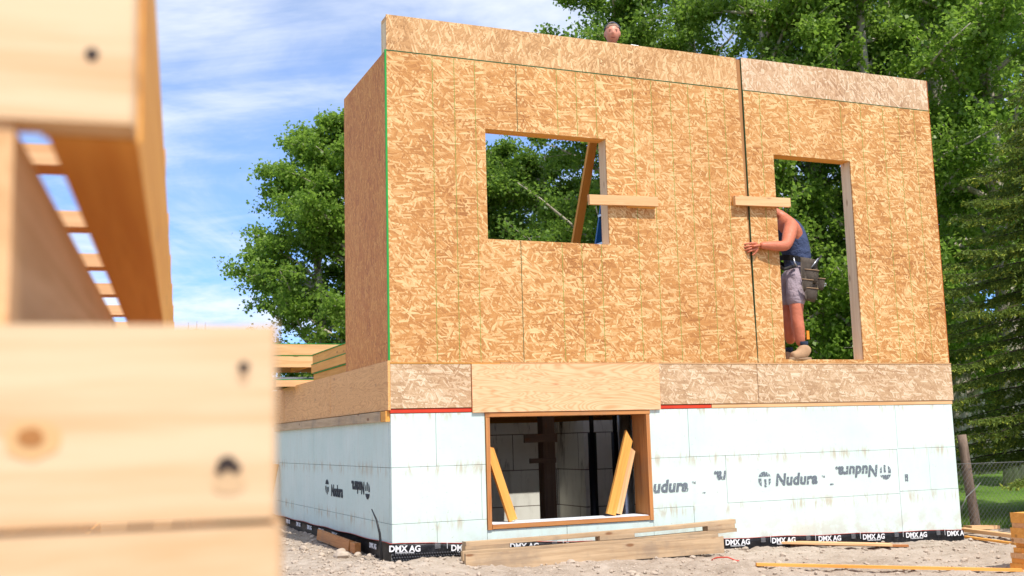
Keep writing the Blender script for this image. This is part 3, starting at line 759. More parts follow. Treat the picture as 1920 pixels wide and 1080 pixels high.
# ------------------------------------------------------------------ stacks of framed panels lying on the deck
def flat_frame(name, x0, x1, y0, y1, z, hgt, label, cat='frame', group=None, ma=SPF, mb=SPF_ORANGE, step=.5):
    o = empty(name, ((x0+x1)/2, (y0+y1)/2, z), label, cat, group); t = .038; zc_ = z+hgt/2
    board('long_rail', (x0, y0+t/2, zc_), (x1, y0+t/2, zc_), hgt, t, (0, -1, 0), ma, o)
    board('long_rail', (x0, y1-t/2, zc_), (x1, y1-t/2, zc_), hgt, t, (0, -1, 0), ma, o)
    for x in np.linspace(x0+t/2, x1-t/2, max(2, int((x1-x0)/step)+1)):
        board('cross_member', (x, y0+t+.001, zc_), (x, y1-t-.001, zc_), hgt-.001, t, (-1, 0, 0), mb, o)
    boxes('sheathing', [(x0-.003, x1, y0-.003, y1, z+hgt+.001, z+hgt+.007)], GREEN_EDGE, o)
    return o
for k, (z, ins) in enumerate(((ZO+.004, .05), (ZO+.106, 0), (ZO+.208, .03))):
    o = empty('framed_section', (.5, 2.2, z), ['bottom orange framed panel of the short stack on the deck edge', 'middle orange framed panel of the short stack, green edge on top', 'top orange framed panel of the short stack on the deck edge'][k], 'panel', 'framed panels stacked on the deck edge')
    board('long_rail', (.02+ins*.3, 1.50, z+.045), (.02+ins*.3, 3.02-ins, z+.045), .088, .038, (-1, 0, 0), SPF_ORANGE, o)
    board('long_rail', (1.1, 1.50, z+.045), (1.1, 3.02-ins, z+.045), .088, .038, (-1, 0, 0), SPF_ORANGE, o)
    for y in (1.53, 2.25, 3.0-ins): board('cross_member', (.04+ins*.3, y, z+.045), (1.08, y, z+.045), .087, .038, (0, 1, 0), SPF, o)
    boxes('sheathing', [(-.003, 1.12, 1.49, 3.02-ins+.004, z+.090, z+.096)], GREEN_EDGE, o)
flat_frame('framed_section', -.25, 1.9, 3.75, 4.6, ZO+.003, .075, 'low pale framed panel lying on the deck below the long pair', 'panel', step=.6)
flat_frame('framed_section', -.6, 2.4, 5.05, 6.1, 1.835, .140, 'lower of two long pale framed panels on blocks', 'panel', 'long pale panels at the rear of the deck')
flat_frame('framed_section', -.6, 2.4, 5.05, 6.1, 1.988, .140, 'upper of two long pale framed panels on blocks', 'panel', 'long pale panels at the rear of the deck')
for x, nm in ((.9, 'left'), (2.1, 'right')): tag(boxes('support_block', [(x, x+.09, 5.1, 6.0, ZO+.002, 1.833)], SPF_AGED, None), 'timber block under the %s part of the long pale panels' % nm, 'block', 'blocks under the long pale panels')

# ------------------------------------------------------------------ lumber by the wall
ga = gzf(1.0, -.4)
pA = P(872, 1056, 1, -.42); pB = P(1355, 1021, 1, -.46)
o = board('timber_plank', pA, pB, .138, .038, (0, -1, .03), SPF_AGED); tag(o, 'thick weathered plank on edge lying in front of the basement opening, nearest the camera', 'plank')
pA2 = P(866, 1050, 1, -.345); pB2 = P(1345, 1016, 1, -.40)
o = board('timber_plank', pA2, pB2, .138, .038, (0, -1, .0), SPF_AGED); tag(o, 'weathered plank on edge, half hidden directly behind the front thick plank', 'plank')
a1 = P(868, 1037, 1, -.25); b1 = P(1376, 993, 1, -.25); a2 = P(870, 1020, 1, -.24); b2 = P(1374, 977, 1, -.24)
o = board('timber_plank', a1, b1, .089, .030, (0, 0, 1), SPF_AGED, warp=-.01); tag(o, 'lower long flat board of the spaced pair propped against the wall foot', 'plank')
o = board('timber_plank', a2, b2, .089, .034, (0, 0, 1), SPF_AGED, warp=-.012); tag(o, 'upper long flat board of the spaced pair, resting on three spacers', 'plank')
dn = (b1-a1).normalized(); mid1 = lambda f: (a1.lerp(b1, f)+a2.lerp(b2, f))/2+Vector((0, 0, -.008*(1-(2*f-1)**2)))
for f0, f1, nm in ((.0, .15, 'left end'), (.47, .60, 'middle'), (.885, .995, 'right end')):
    hh = (a2.lerp(b2, f0)-a1.lerp(b1, f0)).length-.034
    o = board('spacer_block', mid1(f0), mid1(f1), .087, max(.03, hh), (0, 0, 1), SPF_AGED); tag(o, 'short spacer between the two long flat boards at their %s' % nm, 'block', 'spacers in the board pile')

# loose pieces on the dirt
def ground_board(name, q0, q1, wd, th, mat, label, lift=.0, cat='board'):
    z0 = gzf(*q0)+th/2+lift; z1 = gzf(*q1)+th/2+lift
    o = board(name, (*q0, z0), (*q1, z1), wd, th, (0, 0, 1), mat); return tag(o, label, cat)
def gp(px, py):
    z = -.2
    for _ in range(8):
        p = P(px, py, 2, z); z = gzf(p.x, p.y)
    return (p.x, p.y)
a = gp(1452, 1023); b = gp(1672, 1030)
ground_board('scrap_board', a, b, .14, .020, SPF, 'pale scrap board lying flat by the wall wrap', .024)
ground_board('scrap_board', gp(1437, 1022), gp(1703, 1026), .05, .02, RED_WOOD, 'reddish strip sticking out under the pale scrap board', .002)
ground_board('long_batten', gp(1418, 1063), gp(1915, 1073), .045, .022, SPF_ORANGE, 'long thin batten lying across the dirt at the lower right', .006)
ground_board('scrap_board', gp(1806, 1003), gp(1925, 1017), .09, .036, SPF, 'yellow board on the dirt below the fence post', .03)
ground_board('scrap_board', gp(1812, 1009), gp(1925, 1025), .05, .02, SPF_ORANGE, 'thin batten in front of the yellow board by the fence', .003)
ground_board('scrap_board', gp(1815, 1001), gp(1868, 1000), .12, .036, SPF, 'short pale offcut lying behind the yellow board by the fence', .05)
# plank and blocks along the side wall
o = board('timber_plank', (-.095, .98, -.055), (-.095, 2.25, -.035), .10, .038, (-1, 0, .12), RED_WOOD); tag(o, 'rusty brown plank on edge along the shaded side wall', 'plank')
o = board('timber_block', (-.09, .76, -.055), (-.09, .93, -.055), .09, .05, (-1, 0, 0), RED_WOOD); tag(o, 'short brown block beside the end of the rusty plank', 'block')
o = board('leaning_board', (-.24, 4.65, -.14), (-.05, 4.85, .63), .085, .038, (-.6, -1, 0), SPF_ORANGE); tag(o, 'yellow board leaning on the far end of the shaded side wall', 'board')
c0 = P(716, 1035, 0, -.06); c1 = P(697, 955, 0, -.10)
pts = [Vector((c0.x, c0.y, -.16)), c0.lerp(c1, .15)+Vector((0, -.015, 0)), P(712, 1000, 0, -.08), P(706, 975, 0, -.09), c1]
tag(tube('cable_stub', pts, [.011, .011, .010, .008, .005], CABLE, None, 8), 'black cable end sticking up by the corner of the foam wall', 'cable')
e0 = gp(1334, 1050); e1 = gp(1386, 1056)
arc = []
for k in range(13):
    f_ = k/12; x = e0[0]+(e1[0]-e0[0])*f_; y = e0[1]+(e1[1]-e0[1])*f_; arc.append((x, y, gzf(x, y)+.006+.030*sin(pi*(f_*.85))))
tag(tube('plastic_tubing', arc, .006, REDPIPE, None, 8), 'short curved piece of red plastic tubing poking out of the dirt', 'tubing')

# stones
def rock_bm(bm, c, r, seed, flat=.65):
    rr = random.Random(seed); res = bmesh.ops.create_icosphere(bm, subdivisions=2 if r > .03 else 1, radius=1.)
    d = [Vector((rr.uniform(-1, 1), rr.uniform(-1, 1), rr.uniform(-1, 1))).normalized() for _ in range(7)]
    sx, sy = rr.uniform(.8, 1.3), rr.uniform(.7, 1.1); ro = Matrix.Rotation(rr.uniform(0, 6), 3, 'Z')
    for v in res['verts']:
        p = v.co.copy(); k = 1.
        for q in d: k = min(k, .72/max(.01, p.dot(q))) if p.dot(q) > .72 else k
        p *= k; v.co = ro @ Vector((p.x*r*sx, p.y*r*sy, p.z*r*flat))+Vector(c)
cl_ = [(-.30, .52, .075, 'large pale clod near the corner of the wall'), (-.22, .86, .05, 'rounded clod beside the short brown block'), (-.42, .74, .035, 'small clod left of the large pale clod'), (-.12, .66, .042, 'clod against the wrap below the brown block'), (-.45, 1.35, .05, 'clod lying by the side wall, furthest along'), (-.2, .2, .03, 'small stone by the wall corner')]
for k, (x, y, r, lb) in enumerate(cl_):
    bm = bmesh.new(); rock_bm(bm, (0, 0, 0), r, 50+k); tag(bm_obj('dirt_clod', bm, STONE, None, Matrix.Translation((x, y, gzf(x, y)+r*.35))), lb, 'clod', 'larger clods near the corner')
for k, (px, py, r, lb) in enumerate(((1468, 1043, .035, 'dark clod on the dirt in front of the pale scrap board'), (868+30, 1079, .03, 'clod at the foot of the thick plank'), (1845, 1000, .05, 'pale rock under the fence wire'), (1862, 1003, .06, 'larger rock right of the fence post foot'))):
    x, y = gp(px, py); bm = bmesh.new(); rock_bm(bm, (0, 0, 0), r, 70+k); tag(bm_obj('rock', bm, STONE, None, Matrix.Translation((x, y, gzf(x, y)+r*.35))), lb, 'rock')
bm = bmesh.new()
for k in range(4600):
    if k < 1500: x, y = -.02-abs(random.gauss(0, .55)), random.uniform(-1.8, 4.5)
    else: x, y = random.uniform(-1.2, 7.2), random.uniform(-3.2, -.03)
    if 0 < x < HW and y > 0: continue
    r = min(.035, .0045+random.expovariate(1/.006)); rock_bm(bm, (x, y, gzf(x, y)+r*.3), r, k)
tag(bm_obj('loose_gravel', bm, STONE), 'small stones and crumbs of clay scattered over the dirt', 'gravel', kind='stuff')

# ------------------------------------------------------------------ lumber pile at the right edge
NP = 12; ORD = ['topmost', 'second', 'third', 'fourth', 'fifth', 'sixth', 'seventh', 'eighth', 'ninth', 'tenth', 'eleventh', 'twelfth']
for k in range(NP):
    c = P(1924, 1000, 1, -2.2); z = gzf(c.x+.5, c.y)+.02+k*.0395
    off = random.uniform(-.032, .032)-(.05 if k < 4 else 0)+(.02 if k > 10 else 0); j = NP-1-k
    o = board('stacked_lumber', (c.x+off, c.y+.07, z), (c.x+off+2.4, c.y+.07, z), .14, .0365, (0, 0, 1), SPF_ORANGE if k % 3 else SPF)
    tag(o, ('topmost orange board of the pile at the right edge' if j == 0 else 'lowest orange board of the pile at the right edge' if k == 0 else '%s orange board from the top of the pile at the right edge' % ORD[j]), 'board', 'boards piled at the right edge')

# ------------------------------------------------------------------ near lumber frames (left foreground)
dvp = ray(339, 835); ed = Vector((dvp.x, dvp.y, 0)).normalized(); es = Vector((ed.y, -ed.x, 0)); ez = Vector((0, 0, 1))
def FG(px, py, d):
    r = ray(px, py); return CAM+r*(d/r.dot(ed))
def loc(p): q = p-CAM; return q.dot(es), q.dot(ed), q.z
def fgp(s, d, h): return CAM+es*s+ed*d+ez*h
fgr = frame(fgp(0, 0, 0), fgp(1, 0, 0), ez)
s_r, _, h_t = loc(FG(519, 609, .80)); _, _, h_b = loc(FG(519, 972, .80))
s_r2, _, _ = loc(FG(529, 1000, .80))
hh = h_t-h_b
def fboard(name, a, b, wd, th, n, parent, mat=SPF_NEAR): return board(name, fgp(*a), fgp(*b), wd, th, n, mat, parent, .003)
def near_frame(top, sr, label, k):
    o = empty('lumber_frame', fgp(sr-.4, 2, top-hh), label, 'frame', 'framed lumber panels stacked beside the camera')
    zc_ = top-hh/2
    fboard('end_plate', (sr-1.3, .80+.019, zc_), (sr, .80+.019, zc_), hh, .038, -ed, o)
    for s_ in (sr-.02, sr-.45, sr-.9, sr-1.28): fboard('stud', (s_, .841, zc_), (s_, 5.58, zc_), hh-.002, .038, es, o, SPF_ORANGE)
    fboard('end_plate', (sr-1.3, 5.60, zc_), (sr, 5.60, zc_), hh, .038, -ed, o)
    return o
n_l = ['topmost wide frame of the near lumber stack, two dark nail holes at its corner', 'second frame down in the near lumber stack', 'third frame down in the near lumber stack', 'fourth frame down in the near lumber stack', 'fifth frame down in the near lumber stack', 'sixth frame down in the near lumber stack', 'seventh frame down in the near lumber stack', 'lowest frame of the near lumber stack']
nlev = 7; f0_ = None
for k in range(nlev):
    o = near_frame(h_t-k*(hh+.004), s_r if k == 0 else s_r2+(.0 if k == 1 else random.uniform(-.02, .01)), n_l[k] if k < nlev-1 else n_l[7], k)
    if k == 0: f0_ = o
def disc(name, px, py, d, r, mat, parent, rs=1.):
    p = FG(px, py, d); bm = bmesh.new(); bmesh.ops.create_circle(bm, cap_ends=True, segments=14, radius=r)
    for v in bm.verts: v.co.x *= rs*random.uniform(.85, 1.1); v.co.y *= random.uniform(.85, 1.1)
    r_ = bmesh.ops.extrude_face_region(bm, geom=bm.faces[:]); bmesh.ops.translate(bm, verts=[v for v in r_['geom'] if isinstance(v, bmesh.types.BMVert)], vec=(0, 0, -.002))
    m_ = Matrix((es, ez, -ed)).transposed().to_4x4(); m_.translation = p
    return bm_obj(name, bm, mat, parent, m_)
disc('nail_head', 457, 688, .7985, .0040, NAIL, f0_); disc('nail_head', 425, 868, .7985, .0050, NAIL, f0_, 1.3); disc('nail_head', 443, 878, .7985, .0036, NAIL, f0_); disc('nail_head', 412, 883, .7985, .003, NAIL, f0_)
disc('knot', 58, 820, .7985, .0065, KNOT, f0_, 1.3); disc('knot', 64, 824, .7992, .013, simple('knot ring', (.66, .40, .18), .7), f0_, 1.5); disc('stain', 457, 706, .7992, .0045, simple('faint stain', (.56, .37, .21), .8), f0_, .8); disc('stain', 430, 905, .7992, .008, simple('faint stain', (.60, .40, .22), .8), f0_, 1.4)
# upper frame, narrower
du = .82
u_r, _, u_h = loc(FG(253, 233, du))
uo = empty('lumber_frame', fgp(u_r-.2, 2, u_h), 'narrow ladder shaped frame on top of the near lumber stack, cross battens against the sky', 'frame')
UH = .286; L2 = 5.6
fboard('end_plate', (u_r-.72, du+.019, u_h+UH/2), (u_r, du+.019, u_h+UH/2), UH, .038, -ed, uo)
b_r = u_r; b_l, _, _ = loc(FG(86, 262, du+.04)); bw = b_r-b_l
fboard('beam', ((b_l+b_r)/2, du+.042, u_h+.143), ((b_l+b_r)/2, L2, u_h+.143), .284, bw, es, uo, SPF_ORANGE)
fboard('beam', (b_l-.60, du+.042, u_h+.143), (b_l-.60, L2, u_h+.143), .284, .05, es, uo, SPF_ORANGE)
for d_ in (2.13, 2.73, 3.33, 3.93, 4.53, 5.13): fboard('batten', (b_r, d_+.04, u_h+UH+.020), (b_l-.63, d_+.04, u_h+UH+.020), .080, .038, ez, uo, SPF)
disc('nail_head', 172, 101, du-.0012, .0048, NAIL, uo)
# board on edge between the two levels
k_s, _, _ = loc(FG(20, 252, du+.005))
bo = board('edge_board', fgp(k_s-.019, du+.005, (h_t+u_h)/2+.001), fgp(k_s-.019, 5.5, (h_t+u_h)/2+.001), u_h-h_t-.003, .038, es, SPF); tag(bo, 'long board on edge holding the narrow frame above the wide stack', 'board')
bo2 = board('edge_board', fgp(k_s-.40, du+.005, (h_t+u_h)/2+.001), fgp(k_s-.40, 5.5, (h_t+u_h)/2+.001), u_h-h_t-.003, .038, es, SPF); tag(bo2, 'second long board on edge, left under the narrow frame', 'board')

# ------------------------------------------------------------------ people
def skin_mesh(verts, edges, radii, sub=2, root=0):
    me = bpy.data.meshes.new('sk'); me.from_pydata([tuple(v) for v in verts], edges, []); o = bpy.data.objects.new('sk', me); COL.objects.link(o)
    o.modifiers.new('skin', 'SKIN'); 
    for i, r in enumerate(radii):
        r = r if hasattr(r, '__len__') else (r, r); me.skin_vertices[0].data[i].radius = r; me.skin_vertices[0].data[i].use_root = (i == root)
    s = o.modifiers.new('sub', 'SUBSURF'); s.levels = sub; s.render_levels = sub
    dg = bpy.context.evaluated_depsgraph_get(); out = bpy.data.meshes.new_from_object(o.evaluated_get(dg)); bpy.data.objects.remove(o)
    return out
def join_mesh(name, lst, mat, parent, origin=(0, 0, 0)):
    bm = bmesh.new()
    for me in lst: bm.from_mesh(me)
    bmesh.ops.translate(bm, verts=bm.verts, vec=-Vector(origin))
    me = bpy.data.meshes.new(name); bm.to_mesh(me); bm.free()
    return mesh_obj(name, me, mat, parent, Matrix.Translation(origin), True)
def chain(pts, rad, sub=2):
    return skin_mesh(pts, [(i, i+1) for i in range(len(pts)-1)], rad, sub)
def head_mesh(c, hgt, face, up=Vector((0, 0, 1)), tilt=0.):
    """ovoid head with brow, sockets, nose, lips, chin and ears; face = horizontal direction it looks"""
    bm = bmesh.new(); bmesh.ops.create_uvsphere(bm, u_segments=40, v_segments=28, radius=1.)
    for v in bm.verts:
        x, y, z = v.co  # face towards -y
        w_ = .335*(1-.20*max(0, -z)**1.5-.06*max(0, z)); dp = .40
        fx, fy, fz = x*w_, y*dp, z*.5
        if z < -.2 and y < 0: fy *= 1-.10*(-z-.2)
        if z < -.2 and y > 0: fy *= 1-.45*(-z-.2)
        f_ = max(0, -y)
        fy -= .075*math.exp(-((x/.13)**2+((z+.17)/.15)**2))*f_  # nose tip
        fy -= .035*math.exp(-((x/.10)**2+((z-.02)/.16)**2))*f_
        for sx in (-1, 1): fy += .020*math.exp(-(((x-sx*.42)/.20)**2+((z-.04)/.11)**2))*f_
        fy -= .018*math.exp(-((x/.6)**2+((z-.20)/.07)**2))*f_
        fy -= .020*math.exp(-((x/.28)**2+((z+.47)/.05)**2))*f_
        fy -= .020*math.exp(-((x/.28)**2+((z+.60)/.05)**2))*f_
        fy += .012*math.exp(-((x/.3)**2+((z+.535)/.025)**2))*f_
        fy -= .03*math.exp(-((x/.3)**2+((z+.85)/.15)**2))
        v.co = (fx, fy, fz)
    for sx in (-1, 1):
        r = bmesh.ops.create_uvsphere(bm, u_segments=10, v_segments=8, radius=1.)
        for v in r['verts']: v.co = Vector((sx*(.335+v.co.x*.035+.01*sx*0), .03+v.co.y*.075, -.03+v.co.z*.125))
    yaw_ = math.atan2(face.x, -face.y)
    M_ = Matrix.Translation(c) @ Matrix.Rotation(yaw_, 4, 'Z') @ Matrix.Rotation(tilt, 4, 'X') @ Matrix.Scale(hgt, 4)
    bm.transform(M_); me = bpy.data.meshes.new('head'); bm.to_mesh(me); bm.free(); return me, M_
def hand_meshes(wrist, palm_dir, back_n, curl, s=1., thumb_up=True, spread=.0165):
    """palm slab + four unequal fingers + thumb; curl bends towards -back_n"""
    x = palm_dir.normalized(); n = (back_n-x*back_n.dot(x)).normalized(); y = n.cross(x)
    out = []
    pe = wrist+x*.085*s
    out.append(skin_mesh([wrist-x*.01, wrist+x*.03*s, wrist+x*.065*s, pe], [(0, 1), (1, 2), (2, 3)], [(.024*s, .018*s), (.036*s, .016*s), (.040*s, .015*s), (.034*s, .012*s)], 2))
    out.append(skin_mesh([wrist+x*.02*s+y*(-.02), wrist+x*.055*s+y*(-.03*s), pe+y*(-.03*s)*1.0], [(0, 1), (1, 2)], [.014*s]*3, 1))
    out.append(skin_mesh([wrist+x*.02*s+y*(.02), wrist+x*.055*s+y*(.03*s), pe+y*(.03*s)*1.0], [(0, 1), (1, 2)], [.014*s]*3, 1))
    for k, ln in enumerate((.066, .076, .071, .055)):
        b = pe-x*.012*s+y*((k-1.5)*spread*1.25*s); d = (x+y*((k-1.5)*.10)).normalized(); pts = [b]; rr = [.0098*s]
        for sgm, f_ in enumerate((.45, .31, .24)):
            d = (d*cos(curl[sgm])-n*sin(curl[sgm])).normalized(); pts.append(pts[-1]+d*ln*f_*s*1.15); rr.append((.0092, .0084, .0074)[sgm]*s)
        out.append(skin_mesh(pts, [(0, 1), (1, 2), (2, 3)], rr, 2))
    sg = -1 if thumb_up else 1
    tb_ = [wrist+x*.02*s+y*(sg*.018*s), wrist+x*.045*s+y*(sg*.048*s)-n*.004, wrist+x*.068*s+y*(sg*.066*s)-n*.012*s, wrist+x*.090*s+y*(sg*.074*s)-n*.020*s]
    out.append(skin_mesh(tb_, [(0, 1), (1, 2), (2, 3)], [.013*s, .0115*s, .0098*s, .0082*s], 2))
    return out

# carpenter pulling the panels together
p1 = empty('person', (4.25, .1, DOOR[2]), 'person in navy tank top and tool belt reaching round the panel in the doorway', 'person')
ft = DOOR[2]+.001
shL = P(1484, 424, 1, .10); elL = P(1474, 462, 1, -.075); wrL = P(1424, 460, 1, -.058)
neck = P(1464, 404, 1, .24); chest = P(1478, 432, 1, .25); waist = P(1497, 480, 1, .24); pel = P(1492, 516, 1, .22)
shR = shL+Vector((-.06, .34, -.02))
hiL = P(1491, 527, 1, .13); knL = P(1494, 594, 1, .085); anL = P(1502, 650, 1, .085)
hiR = P(1482, 527, 1, .30); knR = P(1474, 600, 1, .27); anR = P(1484, 646, 1, .27)
headc = Vector((neck.x-.19, neck.y+.05, neck.z+.10))
V1 = [pel, waist, chest, neck, neck.lerp(headc, .55), shL, shL.lerp(elL, .5), elL, elL.lerp(wrL, .35), wrL,
      shR, shR+Vector((-.16, -.02, -.18)), shR+Vector((-.38, .02, -.10)), hiL, hiL.lerp(knL, .5), knL, knL.lerp(anL, .4), anL,
      hiR, hiR.lerp(knR, .5), knR, knR.lerp(anR, .4), anR]
E1 = [(0, 1), (1, 2), (2, 3), (3, 4), (2, 5), (5, 6), (6, 7), (7, 8), (8, 9), (2, 10), (10, 11), (11, 12), (0, 13), (13, 14), (14, 15), (15, 16), (16, 17), (0, 18), (18, 19), (19, 20), (20, 21), (21, 22)]
R1 = [.092, .100, .135, .058, .052, .078, .074, .056, .056, .034, .066, .045, .032, .088, .086, .064, .070, .044, .088, .086, .064, .070, .044]
body = skin_mesh(V1, E1, R1, 2)
hm, _ = head_mesh(headc, .235, Vector((-1, .0, 0)), tilt=.35)
hs = hand_meshes(wrL, P(1391, 466, 1, -.040)-wrL, Vector((.1, -1, .15)), (.22, .5, .45), 1.08, thumb_up=False)
hr = hand_meshes(V1[12], Vector((-1, -.15, .05)), Vector((0, 1, 0)), (.2, .4, .4), 1.0)
join_mesh('body', [body, hm]+hs+hr, SKIN, p1, pel)
# tank top
Vt = [pel+Vector((-.0, 0, -.06)), waist+Vector((.01, 0, -.01)), chest+Vector((.005, 0, .0)), neck+Vector((.03, 0, -.03)), shL.lerp(neck, .45)+Vector((.02, .02, .00)), shR.lerp(neck, .45)+Vector((.02, 0, .0))]
tt = skin_mesh(Vt, [(0, 1), (1, 2), (2, 3), (3, 4), (3, 5)], [.145, .148, .178, .092, .062, .062], 2)
join_mesh('tank_top', [tt], NAVY, p1, pel)
# shorts
Vs = [pel+Vector((0, 0, .12)), pel, hiL, hiL.lerp(knL, .78), hiR, hiR.lerp(knR, .78)]
ss = skin_mesh(Vs, [(0, 1), (1, 2), (2, 3), (1, 4), (4, 5)], [.150, .150, .108, .100, .108, .100], 2)
join_mesh('shorts', [ss], SHORTS, p1, pel)
# belt, pouch with pockets and tools
bc = P(1490, 494, 1, .21)
bm = bmesh.new(); n = 28; rr0 = []
for z in (-.028, .028):
    rr0.append([bm.verts.new((bc.x+.165*cos(2*pi*i/n), bc.y+.165*sin(2*pi*i/n), bc.z+z-.05*cos(2*pi*i/n))) for i in range(n)])
for i in range(n): bm.faces.new((rr0[0][i], rr0[0][(i+1)%n], rr0[1][(i+1)%n], rr0[1][i]))
bmesh.ops.solidify(bm, geom=bm.faces[:], thickness=.006); bm_obj('tool_belt', bm, LEATHER_DK, p1)
def pocket(name, c, wx, wz, dp, mat, parent, lean_=0.):
    """rounded leather pouch: U-shaped front bulging outwards"""
    bm = bmesh.new(); n = 10; m_ = 8; rows = []
    for j_ in range(m_+1):
        f_ = j_/m_; z = -wz*f_; ww = wx*(1-.25*f_**3)
        row = []
        for i_ in range(n+1):
            a_ = pi*i_/n; row.append(bm.verts.new((-cos(a_)*ww/2, -sin(a_)*dp*(1-.45*f_**4)*(1 if j_ else 1.12), z-(.012*sin(a_) if j_ == 0 else 0))))
        rows.append(row)
    for a_, b_ in zip(rows, rows[1:]):
        for i_ in range(n): bm.faces.new((a_[i_], a_[i_+1], b_[i_+1], b_[i_]))
    bm.faces.new(rows[-1]); bmesh.ops.solidify(bm, geom=bm.faces[:], thickness=.004)
    mw = Matrix.Translation(c) @ Matrix.Rotation(radians(16), 4, 'Z') @ Matrix.Rotation(lean_, 4, 'Y')
    o = bm_obj(name, bm, mat, parent, mw, True); return o
pc = P(1519, 489, 1, .055)
bg_ = pocket('tool_pouch', pc+Vector((0, .03, .02)), .245, .43, .070, LEATHER, p1, .10)
for (px, py, y, wx, wz, dp) in ((1520, 506, .0, .20, .13, .06), (1512, 524, -.01, .15, .12, .055), (1536, 522, .03, .08, .12, .06), (1519, 540, -.01, .18, .125, .06)):
    q = P(px, py, 1, y); pc_ = pocket('pocket', q, wx, wz, dp, LEATHER, bg_, .08)
    hw = [(-wx/2*cos(pi*i/10)*1.02, -sin(pi*i/10)*dp*1.14, -.012*sin(pi*i/10)) for i in range(11)]
    R_ = Matrix.Translation(q) @ Matrix.Rotation(radians(16), 4, 'Z')
    tube('pocket_rim', [R_ @ Vector(v) for v in hw], .0042, SOLE, bg_, 6)
tl = bg_
q = P(1530, 500, 1, -.01); tube('hammer_handle', [q+Vector((.10, .03, .12)), q+Vector((-.06, -.02, -.02))], .010, LEATHER_DK, tl)
q = P(1524, 498, 1, -.02); tube('pencil', [q+Vector((-.02, 0, -.02)), q+Vector((.07, 0, .075))], .006, ALU, tl)
q = P(1543, 535, 1, .02); tube('steel_hook', [q+Vector((-.03, 0, .02)), q, q+Vector((.03, -.01, .02)), q+Vector((.045, 0, 0))], .005, ALU, tl)
tube('steel_hook', [q+Vector((-.02, 0, -.03)), q+Vector((.025, -.01, 0))], .004, ALU, tl)
tube('tool_chain', [P(1488, 483, 1, .04), P(1490, 492, 1, .03), P(1495, 500, 1, .03)], .007, ALU, tl)
tube('shirt_strap', [P(1452, 492, 1, .12), P(1470, 505, 1, .085), P(1492, 498, 1, .075)], .018, LEATHER_DK, p1)
# boots and socks
def boot(an, toe_dir, z0):
    d = toe_dir.normalized(); base = Vector((an.x, an.y, z0))
    me = skin_mesh([Vector((an.x, an.y, z0+.150)), base+d*.0+Vector((0, 0, .060)), base-d*.035+Vector((0, 0, .042)), base+d*.07+Vector((0, 0, .045)), base+d*.135+Vector((0, 0, .036)), base+d*.175+Vector((0, 0, .032))],
                   [(0, 1), (1, 2), (1, 3), (3, 4), (4, 5)], [.056, .060, .054, .054, .050, .040], 2)
    o = join_mesh('boot', [me], BOOT, p1, base)
    bm = bmesh.new(); pts = []
    for i in range(24):
        a_ = 2*pi*i/24; pts.append((.142*cos(a_)+.062, .038*sin(a_)*(1-.12*cos(a_))))
    vs = [[bm.verts.new(base+d*x+Vector((-d.y, d.x, 0))*y+Vector((0, 0, z))) for x, y in pts] for z in (.0, .022)]
    bm.faces.new(vs[0]); bm.faces.new(vs[1])
    for i in range(24): bm.faces.new((vs[0][i], vs[0][(i+1)%24], vs[1][(i+1)%24], vs[1][i]))
    bm_obj('sole', bm, SOLE, o)
    for i in range(4):
        c = base+d*(.03+.028*i)+Vector((0, 0, .118-.013*i)); n_ = Vector((-d.y, d.x, 0))
        tube('lace', [c-n_*.032-Vector((0, 0, .012)), c+Vector((0, 0, .004)), c+n_*.032-Vector((0, 0, .012))], .0038, LACE, o, 6)
    tube('sock', [(an.x, an.y, z0+.125), (an.x, an.y, z0+.178)], [.037, .039], SOCK, p1, 16)
boot(Vector((anL.x-.01, .02, 0)), Vector((-1, -.10, 0)), ft)
boot(Vector((anR.x-.01, .30, 0)), Vector((-1, .0, 0)), ZO+.002)
board('orange_tag', P(1515, 636, 1, .13), P(1514, 620, 1, .13), .030, .012, (0, -1, 0), simple('orange plastic', (.75, .25, .02), .5), p1)

# man looking over the parapet
hc = P(1148, 62.5, 1, .42); HH = .225
p2 = empty('person', (hc.x, .55, 3.15), 'person with sunglasses on the head looking over the top of the wall', 'person')
fdir = (CAM-hc); fdir.z = 0; fdir.normalize(); fdir = (fdir+Vector((.12, 0, 0))).normalized()
hm2, M2 = head_mesh(hc, HH, fdir, tilt=.10)
bx = hc+Vector((.03, .07, 0)); nb = hc+Vector((.01, .045, -.145)); c2 = nb+Vector((0, .06, -.22)); w2 = c2+Vector((0, .03, -.30)); pe2 = w2+Vector((.06, 0, -.15))
feet = 3.15
sl = c2+Vector((-.19, -.01, .10)); sr_ = c2+Vector((.19, -.01, .10)); gr_ = P(1187, 90, 1, .09)
eR = sr_+Vector((.06, -.10, -.22)); gr_ = Vector((gr_.x, .10, ZP+.008))
kL = Vector((pe2.x+.02, pe2.y-.02, feet+.47)); kR = Vector((pe2.x+.20, pe2.y-.02, feet+.47))
V2 = [pe2, w2, c2, nb, hc+Vector((0, .02, -.05)), sl, sl+Vector((-.05, -.05, -.25)), sl+Vector((.02, -.18, -.38)), sr_, eR, gr_+Vector((0, .05, -.0)),
      pe2+Vector((-.09, 0, -.05)), kL, Vector((kL.x, kL.y+.03, feet+.09)), pe2+Vector((.09, 0, -.05)), kR, Vector((kR.x, kR.y+.03, feet+.09))]
E2 = [(0, 1), (1, 2), (2, 3), (3, 4), (2, 5), (5, 6), (6, 7), (2, 8), (8, 9), (9, 10), (0, 11), (11, 12), (12, 13), (0, 14), (14, 15), (15, 16)]
R2 = [.125, .12, .135, .062, .06, .065, .045, .032, .065, .045, .032, .09, .06, .04, .09, .06, .04]
b2_ = skin_mesh(V2, E2, R2, 2)
lh = hand_meshes(V2[7], Vector((.1, -1, -.1)), Vector((0, 0, 1)), (.3, .4, .4))
join_mesh('body', [b2_, hm2]+lh, SKIN_FACE, p2, pe2)
